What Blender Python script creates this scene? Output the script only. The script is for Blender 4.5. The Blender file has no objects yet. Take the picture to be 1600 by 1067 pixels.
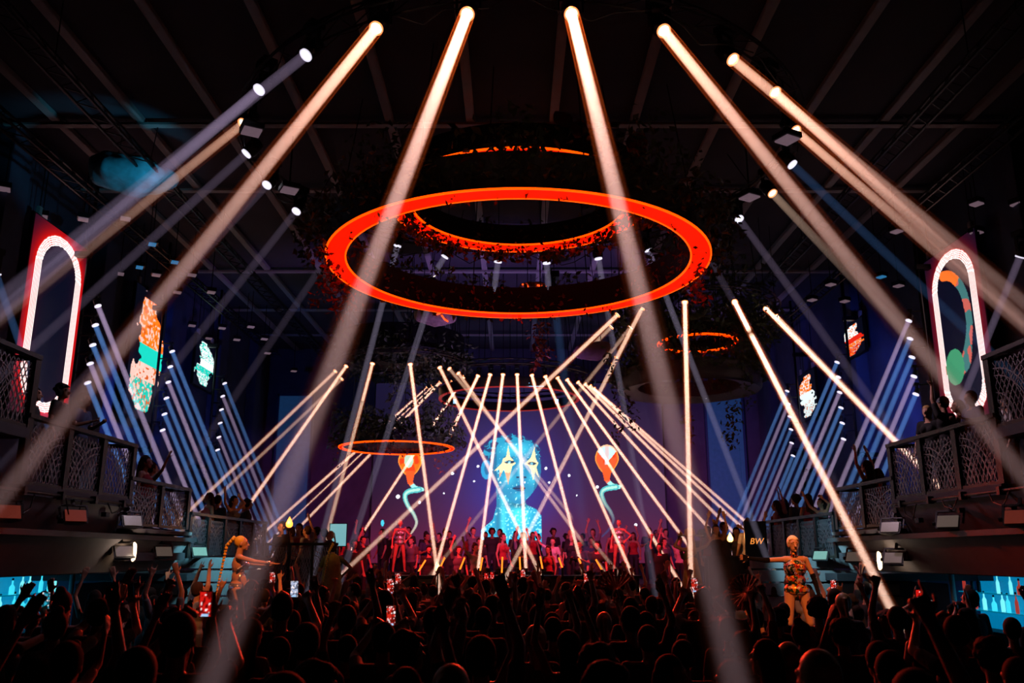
import bpy, bmesh, math, random
import numpy as np
from mathutils import Vector, Matrix, Quaternion
random.seed(7)
S = bpy.context.scene
COL = S.collection
PI = math.pi
TH = math.atan(.25); F = 1337.; CZ = 2.3

# ---------------------------------------------------------------- camera, world, exposure
cam = bpy.data.objects.new('camera', bpy.data.cameras.new('camera')); COL.objects.link(cam)
cam.location = (0, 0, CZ); cam.rotation_euler = (PI/2+TH, 0, 0)
cam.data.lens = 36*F/1600; cam.data.clip_end = 200
cam.data.dof.use_dof = True; cam.data.dof.focus_distance = 20; cam.data.dof.aperture_fstop = 2.4
S.camera = cam
S.view_settings.view_transform = 'Standard'; S.view_settings.look = 'None'
S.view_settings.gamma = 1; S.view_settings.use_curve_mapping = False
S.view_settings.exposure = 0
S.cycles.max_bounces = 3; S.cycles.diffuse_bounces = 0; S.cycles.glossy_bounces = 2
S.cycles.volume_bounces = 0; S.cycles.transparent_max_bounces = 48
S.cycles.caustics_reflective = False; S.cycles.caustics_refractive = False
S.cycles.sample_clamp_indirect = 2
S.cycles.denoising_input_passes = 'RGB_ALBEDO'
w = bpy.data.worlds.new('night'); S.world = w; w.use_nodes = True
w.node_tree.nodes['Background'].inputs[0].default_value = (.0018, .004, .017, 1)
w.node_tree.nodes['Background'].inputs[1].default_value = 1.0

# the wash lights and glowing rings are linked to everything but the narrow beam shafts, which their own lamps light
SHAFTS = bpy.data.collections.new('shafts')
def unlink_shafts(o):
    o.light_linking.receiver_collection = SHAFTS; o.light_linking.blocker_collection = SHAFTS; return o
def light(kind, loc, to, energy, col, size=.5, spread=180, cone=60, blend=.5):
    l = bpy.data.lights.new('wash_and_fill', kind); l.energy = energy; l.color = col
    if kind == 'AREA': l.shape = 'DISK'; l.size = size; l.spread = math.radians(spread)
    else: l.shadow_soft_size = size
    if kind == 'SPOT': l.spot_size = math.radians(cone); l.spot_blend = blend
    o = bpy.data.objects.new('wash_and_fill', l); COL.objects.link(o); o.location = loc
    o.rotation_mode = 'QUATERNION'
    o.rotation_quaternion = (Vector(to)-Vector(loc)).to_track_quat('-Z', 'Y')
    return unlink_shafts(o)
# red wash over stage crowd, blue on side walls; purple spots added for haze
light('SPOT', (-2.6, 23.3, 4.3), (-2.6, 29, 1.9), 950, (1, .03, .06), .3, cone=100)
light('SPOT', (2.6, 23.3, 4.3), (2.6, 29, 1.9), 950, (1, .04, .08), .3, cone=100)
light('SPOT', (0, 22, 4.2), (0, 32, 11), 700, (.42, .22, .8), .3, cone=130)
light('SPOT', (6.0, 29, 4.2), (8.2, 36, 5), 260, (.7, .2, .7), .3, cone=60)
light('SPOT', (-1.5, 23.2, 6.0), (-1.9, 12, 1.2), 5000, (1, .04, .012), .25, cone=44)
light('SPOT', (2, 23.2, 6.0), (2.6, 12, 1.2), 5000, (1, .04, .012), .25, cone=44)
light('SPOT', (-8.3, 20.5, 6.6), (-10, 28, 5), 220, (.06, .16, 1), .3, cone=110)
light('SPOT', (8.3, 20.5, 6.6), (10, 28, 5), 260, (.1, .16, 1), .3, cone=110)
light('SPOT', (-2.5, 9, 7.6), (-4.2, 13.9, 2.0), 2300, (1, .26, .06), .1, cone=17)
light('SPOT', (2.5, 8, 7.6), (4.25, 13.2, 2.0), 2600, (1, .26, .06), .1, cone=17)
light('SPOT', (-2.5, 12, 7.9), (-4.1, 19.5, 2.2), 260, (1, .5, .12), .1, cone=10)
light('SPOT', (2.5, 12, 7.9), (4.2, 20, 2.3), 260, (1, .5, .2), .1, cone=11)
light('SPOT', (-5.2, 17.2, 3.2), (-7.2, 18.6, 1.9), 200, (.25, .85, 1), .1, cone=80)
light('SPOT', (5.2, 17.2, 3.2), (7.0, 18.6, 1.9), 200, (.35, .85, 1), .1, cone=80)
light('SPOT', (-3.5, 14.5, 7.3), (-6.6, 12.5, 2.6), 260, (.7, .6, .8), .2, cone=75)  # this pair of spots is added to brighten the terrace fascias
light('SPOT', (3.5, 14.5, 7.3), (6.6, 12.5, 2.6), 400, (.8, .55, .7), .2, cone=75)
light('SPOT', (-5.5, 16.5, 8), (-7.5, 15.5, 3.3), 80, (.25, .5, 1), .2, cone=45)

# ---------------------------------------------------------------- helpers
def ray(u, v):
    a = (u-800)/F; b = (533.5-v)/F
    return Vector((a, math.cos(TH)-b*math.sin(TH), math.sin(TH)+b*math.cos(TH)))
def at_y(u, v, y): r = ray(u, v); return Vector((0, 0, CZ))+r*(y/r.y)
def at_z(u, v, z): r = ray(u, v); return Vector((0, 0, CZ))+r*((z-CZ)/r.z)
def at_x(u, v, x): r = ray(u, v); return Vector((0, 0, CZ))+r*(x/r.x)

MATS = {}
def mat(name, col, rough=.6, metal=0., emit=0., ecol=None, noise=.0, scale=6., spec=.4, bump=0.):
    if name in MATS: return MATS[name]
    m = bpy.data.materials.new(name); m.use_nodes = True; nt = m.node_tree; b = nt.nodes['Principled BSDF']
    b.inputs['Roughness'].default_value = rough; b.inputs['Metallic'].default_value = metal
    b.inputs['Specular IOR Level'].default_value = spec
    n = nt.nodes.new('ShaderNodeTexNoise'); n.inputs['Scale'].default_value = scale; n.inputs['Detail'].default_value = 3
    tc = nt.nodes.new('ShaderNodeTexCoord'); nt.links.new(tc.outputs['Object'], n.inputs['Vector'])
    r = nt.nodes.new('ShaderNodeMapRange'); r.inputs['To Min'].default_value = 1-noise; r.inputs['To Max'].default_value = 1+noise
    nt.links.new(n.outputs['Fac'], r.inputs['Value'])
    x = nt.nodes.new('ShaderNodeVectorMath'); x.operation = 'SCALE'; x.inputs[0].default_value = col[:3]
    nt.links.new(r.outputs[0], x.inputs['Scale']); nt.links.new(x.outputs[0], b.inputs['Base Color'])
    if bump:
        bp = nt.nodes.new('ShaderNodeBump'); bp.inputs['Strength'].default_value = bump
        nt.links.new(n.outputs['Fac'], bp.inputs['Height']); nt.links.new(bp.outputs[0], b.inputs['Normal'])
    if emit:
        b.inputs['Emission Color'].default_value = (*(ecol or col)[:3], 1); b.inputs['Emission Strength'].default_value = emit
    MATS[name] = m; return m

def screen_mat(name, strength, backing=(.004, .004, .006)):
    m = bpy.data.materials.new(name); m.use_nodes = True; nt = m.node_tree; b = nt.nodes['Principled BSDF']
    b.inputs['Base Color'].default_value = (*backing, 1); b.inputs['Roughness'].default_value = .5
    a = nt.nodes.new('ShaderNodeAttribute'); a.attribute_name = 'art'
    nt.links.new(a.outputs['Color'], b.inputs['Emission Color']); b.inputs['Emission Strength'].default_value = strength
    return m

class MB:
    def __init__(s): s.v = []; s.f = []
    def add(s, vs, fs):
        k = len(s.v); s.v += [tuple(p) for p in vs]; s.f += [tuple(i+k for i in f) for f in fs]; return s
    def box(s, c, d, rot=None):
        x, y, z = d[0]/2, d[1]/2, d[2]/2
        vs = [Vector(p) for p in ((-x,-y,-z),(x,-y,-z),(x,y,-z),(-x,y,-z),(-x,-y,z),(x,-y,z),(x,y,z),(-x,y,z))]
        if rot: vs = [rot @ p for p in vs]
        c = Vector(c)
        return s.add([p+c for p in vs], [(3,2,1,0),(4,5,6,7),(0,1,5,4),(1,2,6,5),(2,3,7,6),(3,0,4,7)])
    def span(s, a, b):
        a, b = Vector(a), Vector(b); return s.box((a+b)/2, [abs(q) for q in (b-a)])
    def bar(s, a, b, w, h=None):
        a, b = Vector(a), Vector(b); d = b-a
        q = d.to_track_quat('Z', 'Y'); return s.box((a+b)/2, (w, h or w, d.length), q.to_matrix())
    def tube(s, pts, r, n=8, cap=True, r2=None):
        pts = [Vector(p) for p in pts]; m = len(pts); vs = []; fs = []; up = None
        for i, p in enumerate(pts):
            d = (pts[min(i+1, m-1)]-pts[max(i-1, 0)]).normalized()
            if up is None: up = d.orthogonal().normalized()
            else: up = (up-d*up.dot(d)).normalized()
            sd = d.cross(up); rr = r if r2 is None else r+(r2-r)*i/(m-1)
            if callable(r): rr = r(i/(m-1))
            for k in range(n):
                t = 2*PI*k/n; vs.append(p+(up*math.cos(t)+sd*math.sin(t))*rr)
        for i in range(m-1):
            for k in range(n): fs.append((i*n+k, i*n+(k+1) % n, (i+1)*n+(k+1) % n, (i+1)*n+k))
        if cap: fs += [tuple(reversed(range(n))), tuple(range((m-1)*n, m*n))]
        return s.add(vs, fs)
    def lathe(s, prof, n=16, c=(0,0,0), M=None):
        vs = []; fs = []; m = len(prof); c = Vector(c)
        for r, z in prof:
            for k in range(n):
                t = 2*PI*k/n; p = Vector((r*math.cos(t), r*math.sin(t), z)); vs.append((M @ p if M else p)+c)
        for i in range(m-1):
            for k in range(n): fs.append((i*n+k, i*n+(k+1) % n, (i+1)*n+(k+1) % n, (i+1)*n+k))
        fs += [tuple(reversed(range(n))), tuple(range((m-1)*n, m*n))]
        return s.add(vs, fs)
    def hoop(s, c, prof, n=72, a0=0, a1=2*PI):
        """closed profile of (r, z) swept round the vertical through c"""
        vs = []; fs = []; m = len(prof); full = abs(a1-a0-2*PI) < 1e-6; N = n if full else n+1
        for k in range(N):
            t = a0+(a1-a0)*k/n
            for r, z in prof: vs.append((c[0]+r*math.cos(t), c[1]+r*math.sin(t), c[2]+z))
        for k in range(n):
            k2 = (k+1) % N
            for i in range(m): fs.append((k*m+i, k*m+(i+1) % m, k2*m+(i+1) % m, k2*m+i))
        return s.add(vs, fs)
    def mesh(s, name, m, smooth=False):
        me = bpy.data.meshes.new(name); me.from_pydata(s.v, [], s.f); me.materials.append(m)
        if smooth: me.polygons.foreach_set('use_smooth', [True]*len(me.polygons))
        me.update(); return me
def put(name, me, parent=None, loc=None, rot=None):
    o = bpy.data.objects.new(name, me); COL.objects.link(o)
    if parent is not None: o.parent = parent
    if loc is not None: o.location = loc
    if rot is not None:
        if isinstance(rot, Quaternion): o.rotation_mode = 'QUATERNION'; o.rotation_quaternion = rot
        else: o.rotation_euler = rot
    return o
def obj(name, mb, m, parent=None, smooth=False, **k): return put(name, mb.mesh(name, m, smooth), parent, **k)
def tag(o, label, cat, group=None, kind=None):
    o['label'] = label; o['category'] = cat
    if group: o['group'] = group
    if kind: o['kind'] = kind
    return o
def empty(name, loc, label, cat, group=None, rot=None):
    o = put(name, None, None, loc, rot); return tag(o, label, cat, group)
def structure(name, mb, m, parent=None):
    o = obj(name, mb, m, parent)
    if parent is None: o['kind'] = 'structure'
    return o
def dup(o, parent=None, loc=None, rot=None):
    c = o.copy(); COL.objects.link(c)
    if parent is not None: c.parent = parent
    if loc is not None: c.location = loc
    if rot is not None: c.rotation_euler = rot
    for ch in o.children: dup(ch, c)
    return c
ORD = ['first','second','third','fourth','fifth','sixth','seventh','eighth','ninth','tenth','eleventh','twelfth','thirteenth','fourteenth','fifteenth','sixteenth','seventeenth','eighteenth']

black = mat('black_metal', (.012, .012, .014), .45, .6)
dark = mat('dark_paint', (.02, .02, .026), .6, noise=.3)
navy = mat('navy_wall', (.09, .11, .2), .8, noise=.35, scale=1.5)
plaster = mat('grey_plaster', (.28, .25, .27), .75, noise=.25, scale=2.5, bump=.1)
ceil_m = mat('dark_ceiling', (.09, .085, .12), .9, noise=.3, scale=.8)
strip_m = mat('pale_steel', (.5, .47, .5), .5, noise=.15, scale=3)
floor_m = mat('dark_floor', (.03, .025, .03), .35, noise=.3)
carpet = mat('deck_dark', (.04, .035, .045), .8, noise=.3)
led_red = mat('red_led_diffuser', (.02, .002, .0), .6, emit=1.0, ecol=(1.3, .009, .0), spec=.1)
led_rim = mat('orange_led_tube', (.3, .05, .0), .4, emit=1.0, ecol=(2.2, .13, .0))
leaf_m = mat('dark_leaf', (.05, .075, .03), .55, noise=.7, scale=3)
leaf_g = mat('olive_leaf', (.16, .15, .05), .5, noise=.6, scale=2)
leaf_r = mat('reddish_leaf', (.35, .06, .03), .5, noise=.6, scale=3)
lens_m = mat('lamp_lens', (.8, .8, .8), .2, emit=1, ecol=(3.2, 2.6, 2.3))
lens_b = mat('lamp_lens_cool', (.8, .8, .8), .2, emit=1, ecol=(2.4, 2.3, 2.5))
lens_rim = mat('lens_rim_glow', (.5, .2, .1), .3, emit=1, ecol=(1.4, .45, .15))

# ---------------------------------------------------------------- room shell
WX = 10.5; CEIL = 11.0; YB = 36.0
structure('floor', MB().span((-WX, -3, -.2), (WX, YB, 0)), floor_m)
structure('ceiling', MB().span((-WX, -3, CEIL), (WX, 46, CEIL+.3)), ceil_m)
structure('wall_left', MB().span((-WX-.3, -3, 0), (-WX, YB+.2, CEIL)), navy)
structure('wall_right', MB().span((WX, -3, 0), (WX+.3, YB+.2, CEIL)), navy)
structure('wall_back', MB().span((-WX, YB+.12, 0), (WX, YB+.4, CEIL)), navy)
structure('wall_front', MB().span((-WX, -3.3, 0), (WX, -3, CEIL)), navy)
# ceiling girders: long ones run towards the stage, cross ones join them
girders = empty('ceiling_grid', (0, 0, CEIL), 'pale steel strip grid running across the dark ceiling', 'ceiling grid')
del girders['category']; del girders['label']; girders['kind'] = 'structure'; girders.name = 'trim_1'
me_long = MB().box((0, 16.5, -.06), (.17, 39, .1)).mesh('girder', strip_m)
for x in (-9.3, -7.6, -5.95, -4.2, -2.5, -.85, .85, 2.5, 4.2, 5.95, 7.6, 9.3):
    put('girder', me_long, girders, (x, 0, 0))
me_cross = MB().box((0, 0, -.14), (20.8, .16, .05)).mesh('cross_girder', strip_m)
for y in (15.95, 19.2, 25.3, 29.6, 33.2, 8.5): put('cross_girder', me_cross, girders, (0, y, 0))
# tall pilasters along the side walls
for sx in (-1, 1):
    nm = 'left' if sx < 0 else 'right'
    p = put('trim_'+('2' if sx < 0 else '3'), None); p['kind'] = 'structure'
    mp = MB().span((sx*WX, -.35, 3), (sx*(WX-.35), .35, CEIL)).mesh('pilaster', navy)
    for y in (12.2, 16.3, 20.6, 25.0, 29.4, 33.6): put('pilaster', mp, p, (0, y, 0))
# back wall door panels, blue light put into their colour and glow
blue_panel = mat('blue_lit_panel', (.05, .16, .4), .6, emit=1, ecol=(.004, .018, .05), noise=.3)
panel_edge = mat('blue_panel_edge', (.04, .1, .25), .5)
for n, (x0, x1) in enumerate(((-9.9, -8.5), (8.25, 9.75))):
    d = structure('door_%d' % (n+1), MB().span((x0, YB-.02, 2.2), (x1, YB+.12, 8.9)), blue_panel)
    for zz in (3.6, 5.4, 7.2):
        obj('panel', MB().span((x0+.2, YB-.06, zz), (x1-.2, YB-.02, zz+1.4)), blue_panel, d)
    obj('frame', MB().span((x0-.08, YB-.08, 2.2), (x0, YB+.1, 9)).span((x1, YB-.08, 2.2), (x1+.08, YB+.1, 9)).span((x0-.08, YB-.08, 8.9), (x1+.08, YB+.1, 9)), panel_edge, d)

# ---------------------------------------------------------------- terraces on both sides
# (y0, y1, deck z, rail z)
TIERS = [(7.0, 11.4, 3.95, 4.9), (11.4, 14.7, 3.22, 4.1), (14.7, 17.4, 2.8, 3.55), (17.6, 23.0, 2.25, 3.1)]
lattice_m = mat('pale_metal_lattice', (.16, .15, .18), .4, .7, noise=.2)
def clip(p, d, W, H):
    t0, t1 = -99, 99
    for a, b, lo, hi in ((p[0], d[0], 0, W), (p[1], d[1], 0, H)):
        if abs(b) < 1e-9:
            if a < lo or a > hi: return None
        else:
            u, v = sorted(((lo-a)/b, (hi-a)/b)); t0 = max(t0, u); t1 = min(t1, v)
    return (t0, t1) if t1-t0 > .03 else None
def lattice(W, H):
    m = MB(); t = .011
    def bar(a, b, w=t): m.bar((0, a[0], a[1]), (0, b[0], b[1]), w)
    for k in (-1, 1):
        for i in range(-9, 16):
            p = (i*.105, 0); d = (k*.52, .85); c = clip(p, d, W, H)
            if c: bar((p[0]+d[0]*c[0], p[1]+d[1]*c[0]), (p[0]+d[0]*c[1], p[1]+d[1]*c[1]))
    for cx, sg in ((0, 1), (W, -1)):
        for r in (.24, .34, .44, .8, .9):
            pr = None
            for q in range(13):
                a = q/12*PI/2; z = (0 if r < .5 else H-.98)+r*math.sin(a)
                pt = (cx+sg*r*math.cos(a)*(W/1.0), z)
                if pr and 0 <= pt[1] <= H and 0 <= pt[0] <= W and 0 <= pr[1] <= H and 0 <= pr[0] <= W: bar(pr, pt, .013)
                pr = pt
    return m
def terrace(sx):
    side = 'left' if sx < 0 else 'right'; X = lambda q: sx*q
    # decks and fascias
    for i, (y0, y1, dz, rz) in enumerate(TIERS):
        dk = dz-(0, 0, .45, .3)[i]
        b = MB().span((X(6.45), y0, dk-.14), (X(WX), y1, dk))
        s = structure('trim_%d' % (10+i+(0 if sx < 0 else 10)), b, carpet)
        # railing: one thing per terrace
        n = max(2, round((y1-y0)/1.12)); L = (y1-y0)/n
        r = empty('balcony_railing', (X(6.5), y0, dz), 'dark metal railing with gothic lattice on %s %s terrace' % (side, ('nearest and highest', 'large upper', 'middle stepped', 'lowest')[i]), 'railing', 'lattice railings of the side terraces')
        H = rz-dz
        lm = lattice(L-.1, H-.1).mesh('lattice_panel', lattice_m)
        pm = MB().box((0, 0, H/2), (.09, .13, H)).mesh('post', black)
        for k in range(n+1): put('post', pm, r, (0, k*L, 0))
        for k in range(n): put('lattice_panel', lm, r, (0, k*L+.05, .03))
        obj('top_rail', MB().box((0, (y1-y0)/2, H+.025), (.13, y1-y0+.1, .06)), black, r)
        obj('bottom_rail', MB().box((0, (y1-y0)/2, .02), (.07, y1-y0, .05)), black, r)
        if i < 3:   # end panel turning back from the corner
            y2 = y1; e = MB().bar((0, y1-y0, H+.02), (sx*1.2, y1-y0, H+.02), .07); obj('end_rail', e, black, r)
    # fascia under the rails
    fb = MB()
    fb.add([(X(6.45), 5, 3.1), (X(6.45), 14.7, 3.1), (X(6.7), 14.7, 2.66), (X(6.7), 5, 2.66), (X(7.0), 5, 3.1), (X(7.0), 14.7, 3.1), (X(7.0), 14.7, 2.66), (X(7.0), 5, 2.66)],
           [(0,1,2,3),(4,7,6,5),(0,3,7,4),(1,5,6,2),(0,4,5,1),(3,2,6,7)])
    structure('trim_%d' % (20 if sx < 0 else 30), fb, plaster)
    structure('trim_%d' % (21 if sx < 0 else 31), MB().span((X(6.35), 5, 2.56), (X(6.9), 17.7, 2.64)), dark)
    structure('trim_%d' % (70 if sx < 0 else 80), MB().add([(X(6.45), 5, 2.56), (X(6.45), 17.6, 2.56), (X(6.75), 17.6, 2.03), (X(6.75), 5, 2.03), (X(7.3), 5, 2.56), (X(7.3), 17.6, 2.56), (X(7.3), 17.6, 2.03), (X(7.3), 5, 2.03)],
              [(0,1,2,3),(4,7,6,5),(0,3,7,4),(1,5,6,2),(0,4,5,1),(3,2,6,7)]), plaster)
    structure('trim_%d' % (22 if sx < 0 else 32), MB().span((X(6.7), 14.7, 2.66), (X(7.2), 17.4, 2.8)), dark)
    structure('trim_%d' % (71 if sx < 0 else 81), MB().span((X(7.2), 5, 2.0), (X(WX), 17.55, 2.12)), dark)
    # pipe with clamps and drooping cables along the fascia
    pp = empty('fascia_pipe', (X(6.38), 6, 3.12), 'black pipe with clamps and cables under the %s terrace rail' % side, 'pipe')
    obj('pipe', MB().tube([(0, 0, 0), (0, 8.6, 0)], .022, 8), black, pp, True); cr_ = random.Random(3 if sx < 0 else 4)
    for k in range(9): obj('clamp', MB().box((0, .4+k*.98, .0), (.09, .07, .11)), black, pp)
    for k in range(6):
        y_ = 1.2+k*1.3; d_ = cr_.uniform(.15, .42); obj('cable', MB().tube([(0, y_, 0), (X(-.03), y_+.05, -d_*.6), (X(-.0), y_+.2, -d_), (X(.0), y_+.42, -d_*.7), (0, y_+.5, 0)], .01, 5), black, pp)
        obj('junction_box', MB().box((X(.1), y_+.2, -d_-.02), (.08, .13, .07)), black, pp)
    # curved scallop trim under the middle terrace
    sc = MB()
    for k in range(5): sc.lathe([(.02, 0), (.22, .02), (.24, .08), (.02, .1)], 14, (X(6.5), 14.98+k*.54, 2.66))
    structure('trim_%d' % (23 if sx < 0 else 33), sc, plaster)
    # louvred steps at the end of the terrace
    for k in range(5):
        structure('trim_%d' % (40+k+(0 if sx < 0 else 10)), MB().span((X(5.2-.05*k), 17.9+.12*k, 1.0+.26*k), (X(8.5), 18.6, 1.22+.26*k)), plaster)
    structure('trim_%d' % (72 if sx < 0 else 82), MB().span((X(6.5), 18.62, 0), (X(8.5), 22.9, 1.78)), navy)
    # bar recess
    structure('trim_%d' % (73 if sx < 0 else 83), MB().span((X(9.6), 8, 0), (X(9.7), 18.3, 2.0)), navy)
    structure('trim_%d' % (74 if sx < 0 else 84), MB().span((X(7.9), 18.3, 0), (X(9.7), 18.5, 2.0)).span((X(7.9), 16.1, 0), (X(8.0), 18.3, 1.8)), mat('recess_blue', (.02, .05, .13), .7, noise=.3, scale=1.5))
    return side
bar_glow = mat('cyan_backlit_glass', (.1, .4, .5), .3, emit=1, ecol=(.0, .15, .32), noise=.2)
shelf_m = mat('glowing_shelf', (.1, .5, .6), .2, emit=1, ecol=(.0, .12, .2))  # shelf emits by itself in place of light from the panel behind
bottle_ms = [mat('cyan_glow_glass', (.1, .5, .6), .15, emit=1, ecol=(.05, .75, .95)), mat('dark_glass', (.01, .03, .04), .2), mat('pale_glow_glass', (.5, .8, .8), .15, emit=1, ecol=(.2, .9, .95)), mat('red_liquor_glow', (.5, .05, .03), .2, emit=1, ecol=(.35, .03, .02))]  # bottle glow is emission put in for the backlight
bottle_shapes = [MB().lathe([(.036, 0), (.038, .02), (.038, .19), (.014, .24), (.013, .3), (.016, .31)], 10), MB().lathe([(.045, 0), (.047, .02), (.047, .13), (.015, .18), (.014, .24), (.017, .25)], 10), MB().lathe([(.03, 0), (.034, .06), (.03, .2), (.012, .26), (.012, .33), (.014, .34)], 10)]
cap_mesh = MB().lathe([(.018, 0), (.018, .035), (.014, .04)], 8).mesh('cap', black)
bottle_mesh = {}; BN = {}
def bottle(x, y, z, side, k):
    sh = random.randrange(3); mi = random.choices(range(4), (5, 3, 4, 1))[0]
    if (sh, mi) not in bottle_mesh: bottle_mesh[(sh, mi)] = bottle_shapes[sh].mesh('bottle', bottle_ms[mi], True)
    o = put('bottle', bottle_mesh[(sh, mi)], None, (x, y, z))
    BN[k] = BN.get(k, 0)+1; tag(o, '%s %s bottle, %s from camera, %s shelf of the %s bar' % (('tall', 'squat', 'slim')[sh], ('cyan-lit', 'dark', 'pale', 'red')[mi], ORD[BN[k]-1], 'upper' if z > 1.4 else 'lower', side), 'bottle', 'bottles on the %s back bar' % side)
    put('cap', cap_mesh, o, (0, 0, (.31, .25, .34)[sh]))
for sx in (-1, 1):
    side = terrace(sx)
    X = lambda q: sx*q
    bb = empty('bar_shelf', (X(9.5), 13, 0), 'cyan backlit bar shelf unit under the %s terrace' % side, 'bar shelf')
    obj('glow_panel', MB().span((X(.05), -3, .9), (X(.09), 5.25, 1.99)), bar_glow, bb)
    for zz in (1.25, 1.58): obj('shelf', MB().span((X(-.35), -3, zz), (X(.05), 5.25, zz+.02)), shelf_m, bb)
    obj('cabinet', MB().span((X(-.4), -3, 0), (X(.05), 5.3, .9)), dark, bb)
    y = 13.6
    while y < 18.1:
        for zz in (1.27, 1.60):
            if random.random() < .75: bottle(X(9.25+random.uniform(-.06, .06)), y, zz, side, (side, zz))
        y += .3+random.uniform(-.05, .06)
    light('AREA', (X(9.2), 15, 1.95), (X(9.0), 15, 0), 12, (.05, .6, 1), 1.2)
    # round pale post beside the bar
    tag(obj('support_post', MB().tube([(0, 0, 0), (0, 0, 2.0)], .045, 12), strip_m, None, True, loc=(X(7.9), 15.95, 0)), 'thin pale round post at the end of the %s bar' % side, 'post')

# ---------------------------------------------------------------- flood lamps on the fascias
flood_body = MB().add([(-.17,0,-.11),(.17,0,-.11),(.17,0,.11),(-.17,0,.11),(-.1,.16,-.06),(.1,.16,-.06),(.1,.16,.07),(-.1,.16,.07)],[(4,5,6,7)[::-1],(0,1,5,4)[::-1],(1,2,6,5)[::-1],(2,3,7,6)[::-1],(3,0,4,7)[::-1],(0,1,2,3)]).mesh('housing', black)
flood_glass = {}
for nm, c in (('cream', (.1, .075, .06)), ('red', (.14, .02, .012)), ('teal', (.2, .38, .32))):
    flood_glass[nm] = MB().box((0, -.012, 0), (.29, .012, .18)).mesh('glass', mat('flood_glass_'+nm, [q*.3 for q in c], .3, emit=.7, ecol=c, noise=.4, scale=30))
flood_yoke = MB().bar((-.19, .05, 0), (-.19, .05, .2), .025).bar((.19, .05, 0), (.19, .05, .2), .025).bar((-.2, .05, .2), (.2, .05, .2), .025).bar((0, .05, .2), (0, .05, .3), .04).mesh('yoke', black)
flood_knob = MB().lathe([(.03, 0), (.03, .03)], 8, (-.2, .05, 0), Matrix.Rotation(-PI/2, 3, 'Y')).mesh('knob', black)
def flood(u, v, x, glass, label, s=1.):
    p = at_x(u, v, x)
    o = empty('flood_lamp', p, label, 'flood lamp', 'flood lamps hung along the terrace fronts', (0, 0, (PI/2 if x < 0 else -PI/2)))
    # front faces the dance floor, tipped down and towards the camera
    o.rotation_euler = (-.5, 0, (PI/2+.0 if x < 0 else -PI/2)+(-.75 if x < 0 else .75)); o.scale = (s, s, s)
    put('housing', flood_body, o); put('glass', flood_glass[glass], o); put('yoke', flood_yoke, o); put('knob', flood_knob, o)
for u, v, x, g, l in ((12, 800, -6.3, 'red', 'black flood lamp with red glow, first one on the upper left fascia'), (118, 806, -6.3, 'red', 'black flood lamp, second on the upper left fascia, reddish glass'), (207, 814, -6.3, 'cream', 'flood lamp with cream glass at the end of the upper left fascia'),
        (194, 862, -6.35, 'cream', 'flood lamp with pale glass beside the round glowing lamp on left wall'), (256, 862, -6.35, 'cream', 'dim flood lamp in the middle of the lower left wall'), (312, 862, -6.35, 'teal', 'flood lamp glowing teal at the far end of the lower left wall'),
        (1391, 824, 6.3, 'cream', 'flood lamp under the corner of the upper right fascia'), (1481, 815, 6.3, 'cream', 'wide flood lamp in the middle of the upper right fascia'), (1590, 808, 6.3, 'red', 'flood lamp with orange glass nearest on the upper right fascia'),
        (1282, 868, 6.35, 'teal', 'flood lamp glowing teal at the far end of the lower right wall'), (1335, 870, 6.35, 'cream', 'dim flood lamp in the middle of the lower right wall'), (1396, 872, 6.35, 'cream', 'flood lamp with pale glass beside round glowing lamp on right wall')):
    flood(u, v, x, g, l)
globe = mat('warm_lamp_glow', (.9, .8, .6), .3, emit=1, ecol=(3.2, 2.2, 1.3))
for u, v, x in ((207, 862, -6.3), (1372, 876, 6.3)):
    p = at_x(u, v, x); sx = -1 if x < 0 else 1; side = 'left' if x < 0 else 'right'
    o = empty('wall_lamp', p, 'round glowing reflector lamp on curved arm on the lower %s wall' % side, 'lamp')
    obj('lens', MB().lathe([(.15, 0), (.16, .02), (.13, .05)], 24, M=Matrix.Rotation(PI/2-.5*sx, 3, 'Z') @ Matrix.Rotation(PI/2, 3, 'X')), globe, o, True)
    obj('arm', MB().tube([(0, .05, 0), (sx*.1, .14, -.04), (sx*.22, .12, .1), (sx*.24, .05, .25)], .014, 8), strip_m, o, True)
    light('POINT', p+Vector((-sx*.15, -.2, 0)), (0, 0, 0), 3, (1, .8, .6), .08)

# ---------------------------------------------------------------- LED screens
def poly_mask(P, X, Y):
    ins = np.zeros(X.shape, bool); n = len(P); j = n-1
    for i in range(n):
        xi, yi = P[i]; xj, yj = P[j]
        c = ((yi > Y) != (yj > Y)) & (X < (xj-xi)*(Y-yi)/(yj-yi+1e-12)+xi); ins ^= c; j = i
    return ins
def path_dist(P, X, Y):
    d = np.full(X.shape, 1e9); T = np.zeros(X.shape)
    for i in range(len(P)-1):
        ax, ay = P[i]; bx, by = P[i+1]; dx, dy = bx-ax, by-ay
        t = np.clip(((X-ax)*dx+(Y-ay)*dy)/(dx*dx+dy*dy+1e-9), 0, 1)
        q = np.hypot(X-ax-t*dx, Y-ay-t*dy); m = q < d; d[m] = q[m]; T[m] = (i+t[m])/(len(P)-1)
    return d, T
def smooth_path(P, n=8):
    P = [np.array(p, float) for p in P]; out = []
    for i in range(len(P)-1):
        p0, p1, p2, p3 = P[max(i-1, 0)], P[i], P[i+1], P[min(i+2, len(P)-1)]
        for k in range(n):
            t = k/n; out.append(tuple(.5*((2*p1)+(p2-p0)*t+(2*p0-5*p1+4*p2-p3)*t*t+(3*p1-p0-3*p2+p3)*t**3)))
    return out+[tuple(P[-1])]
rng = np.random.default_rng(3)
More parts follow.
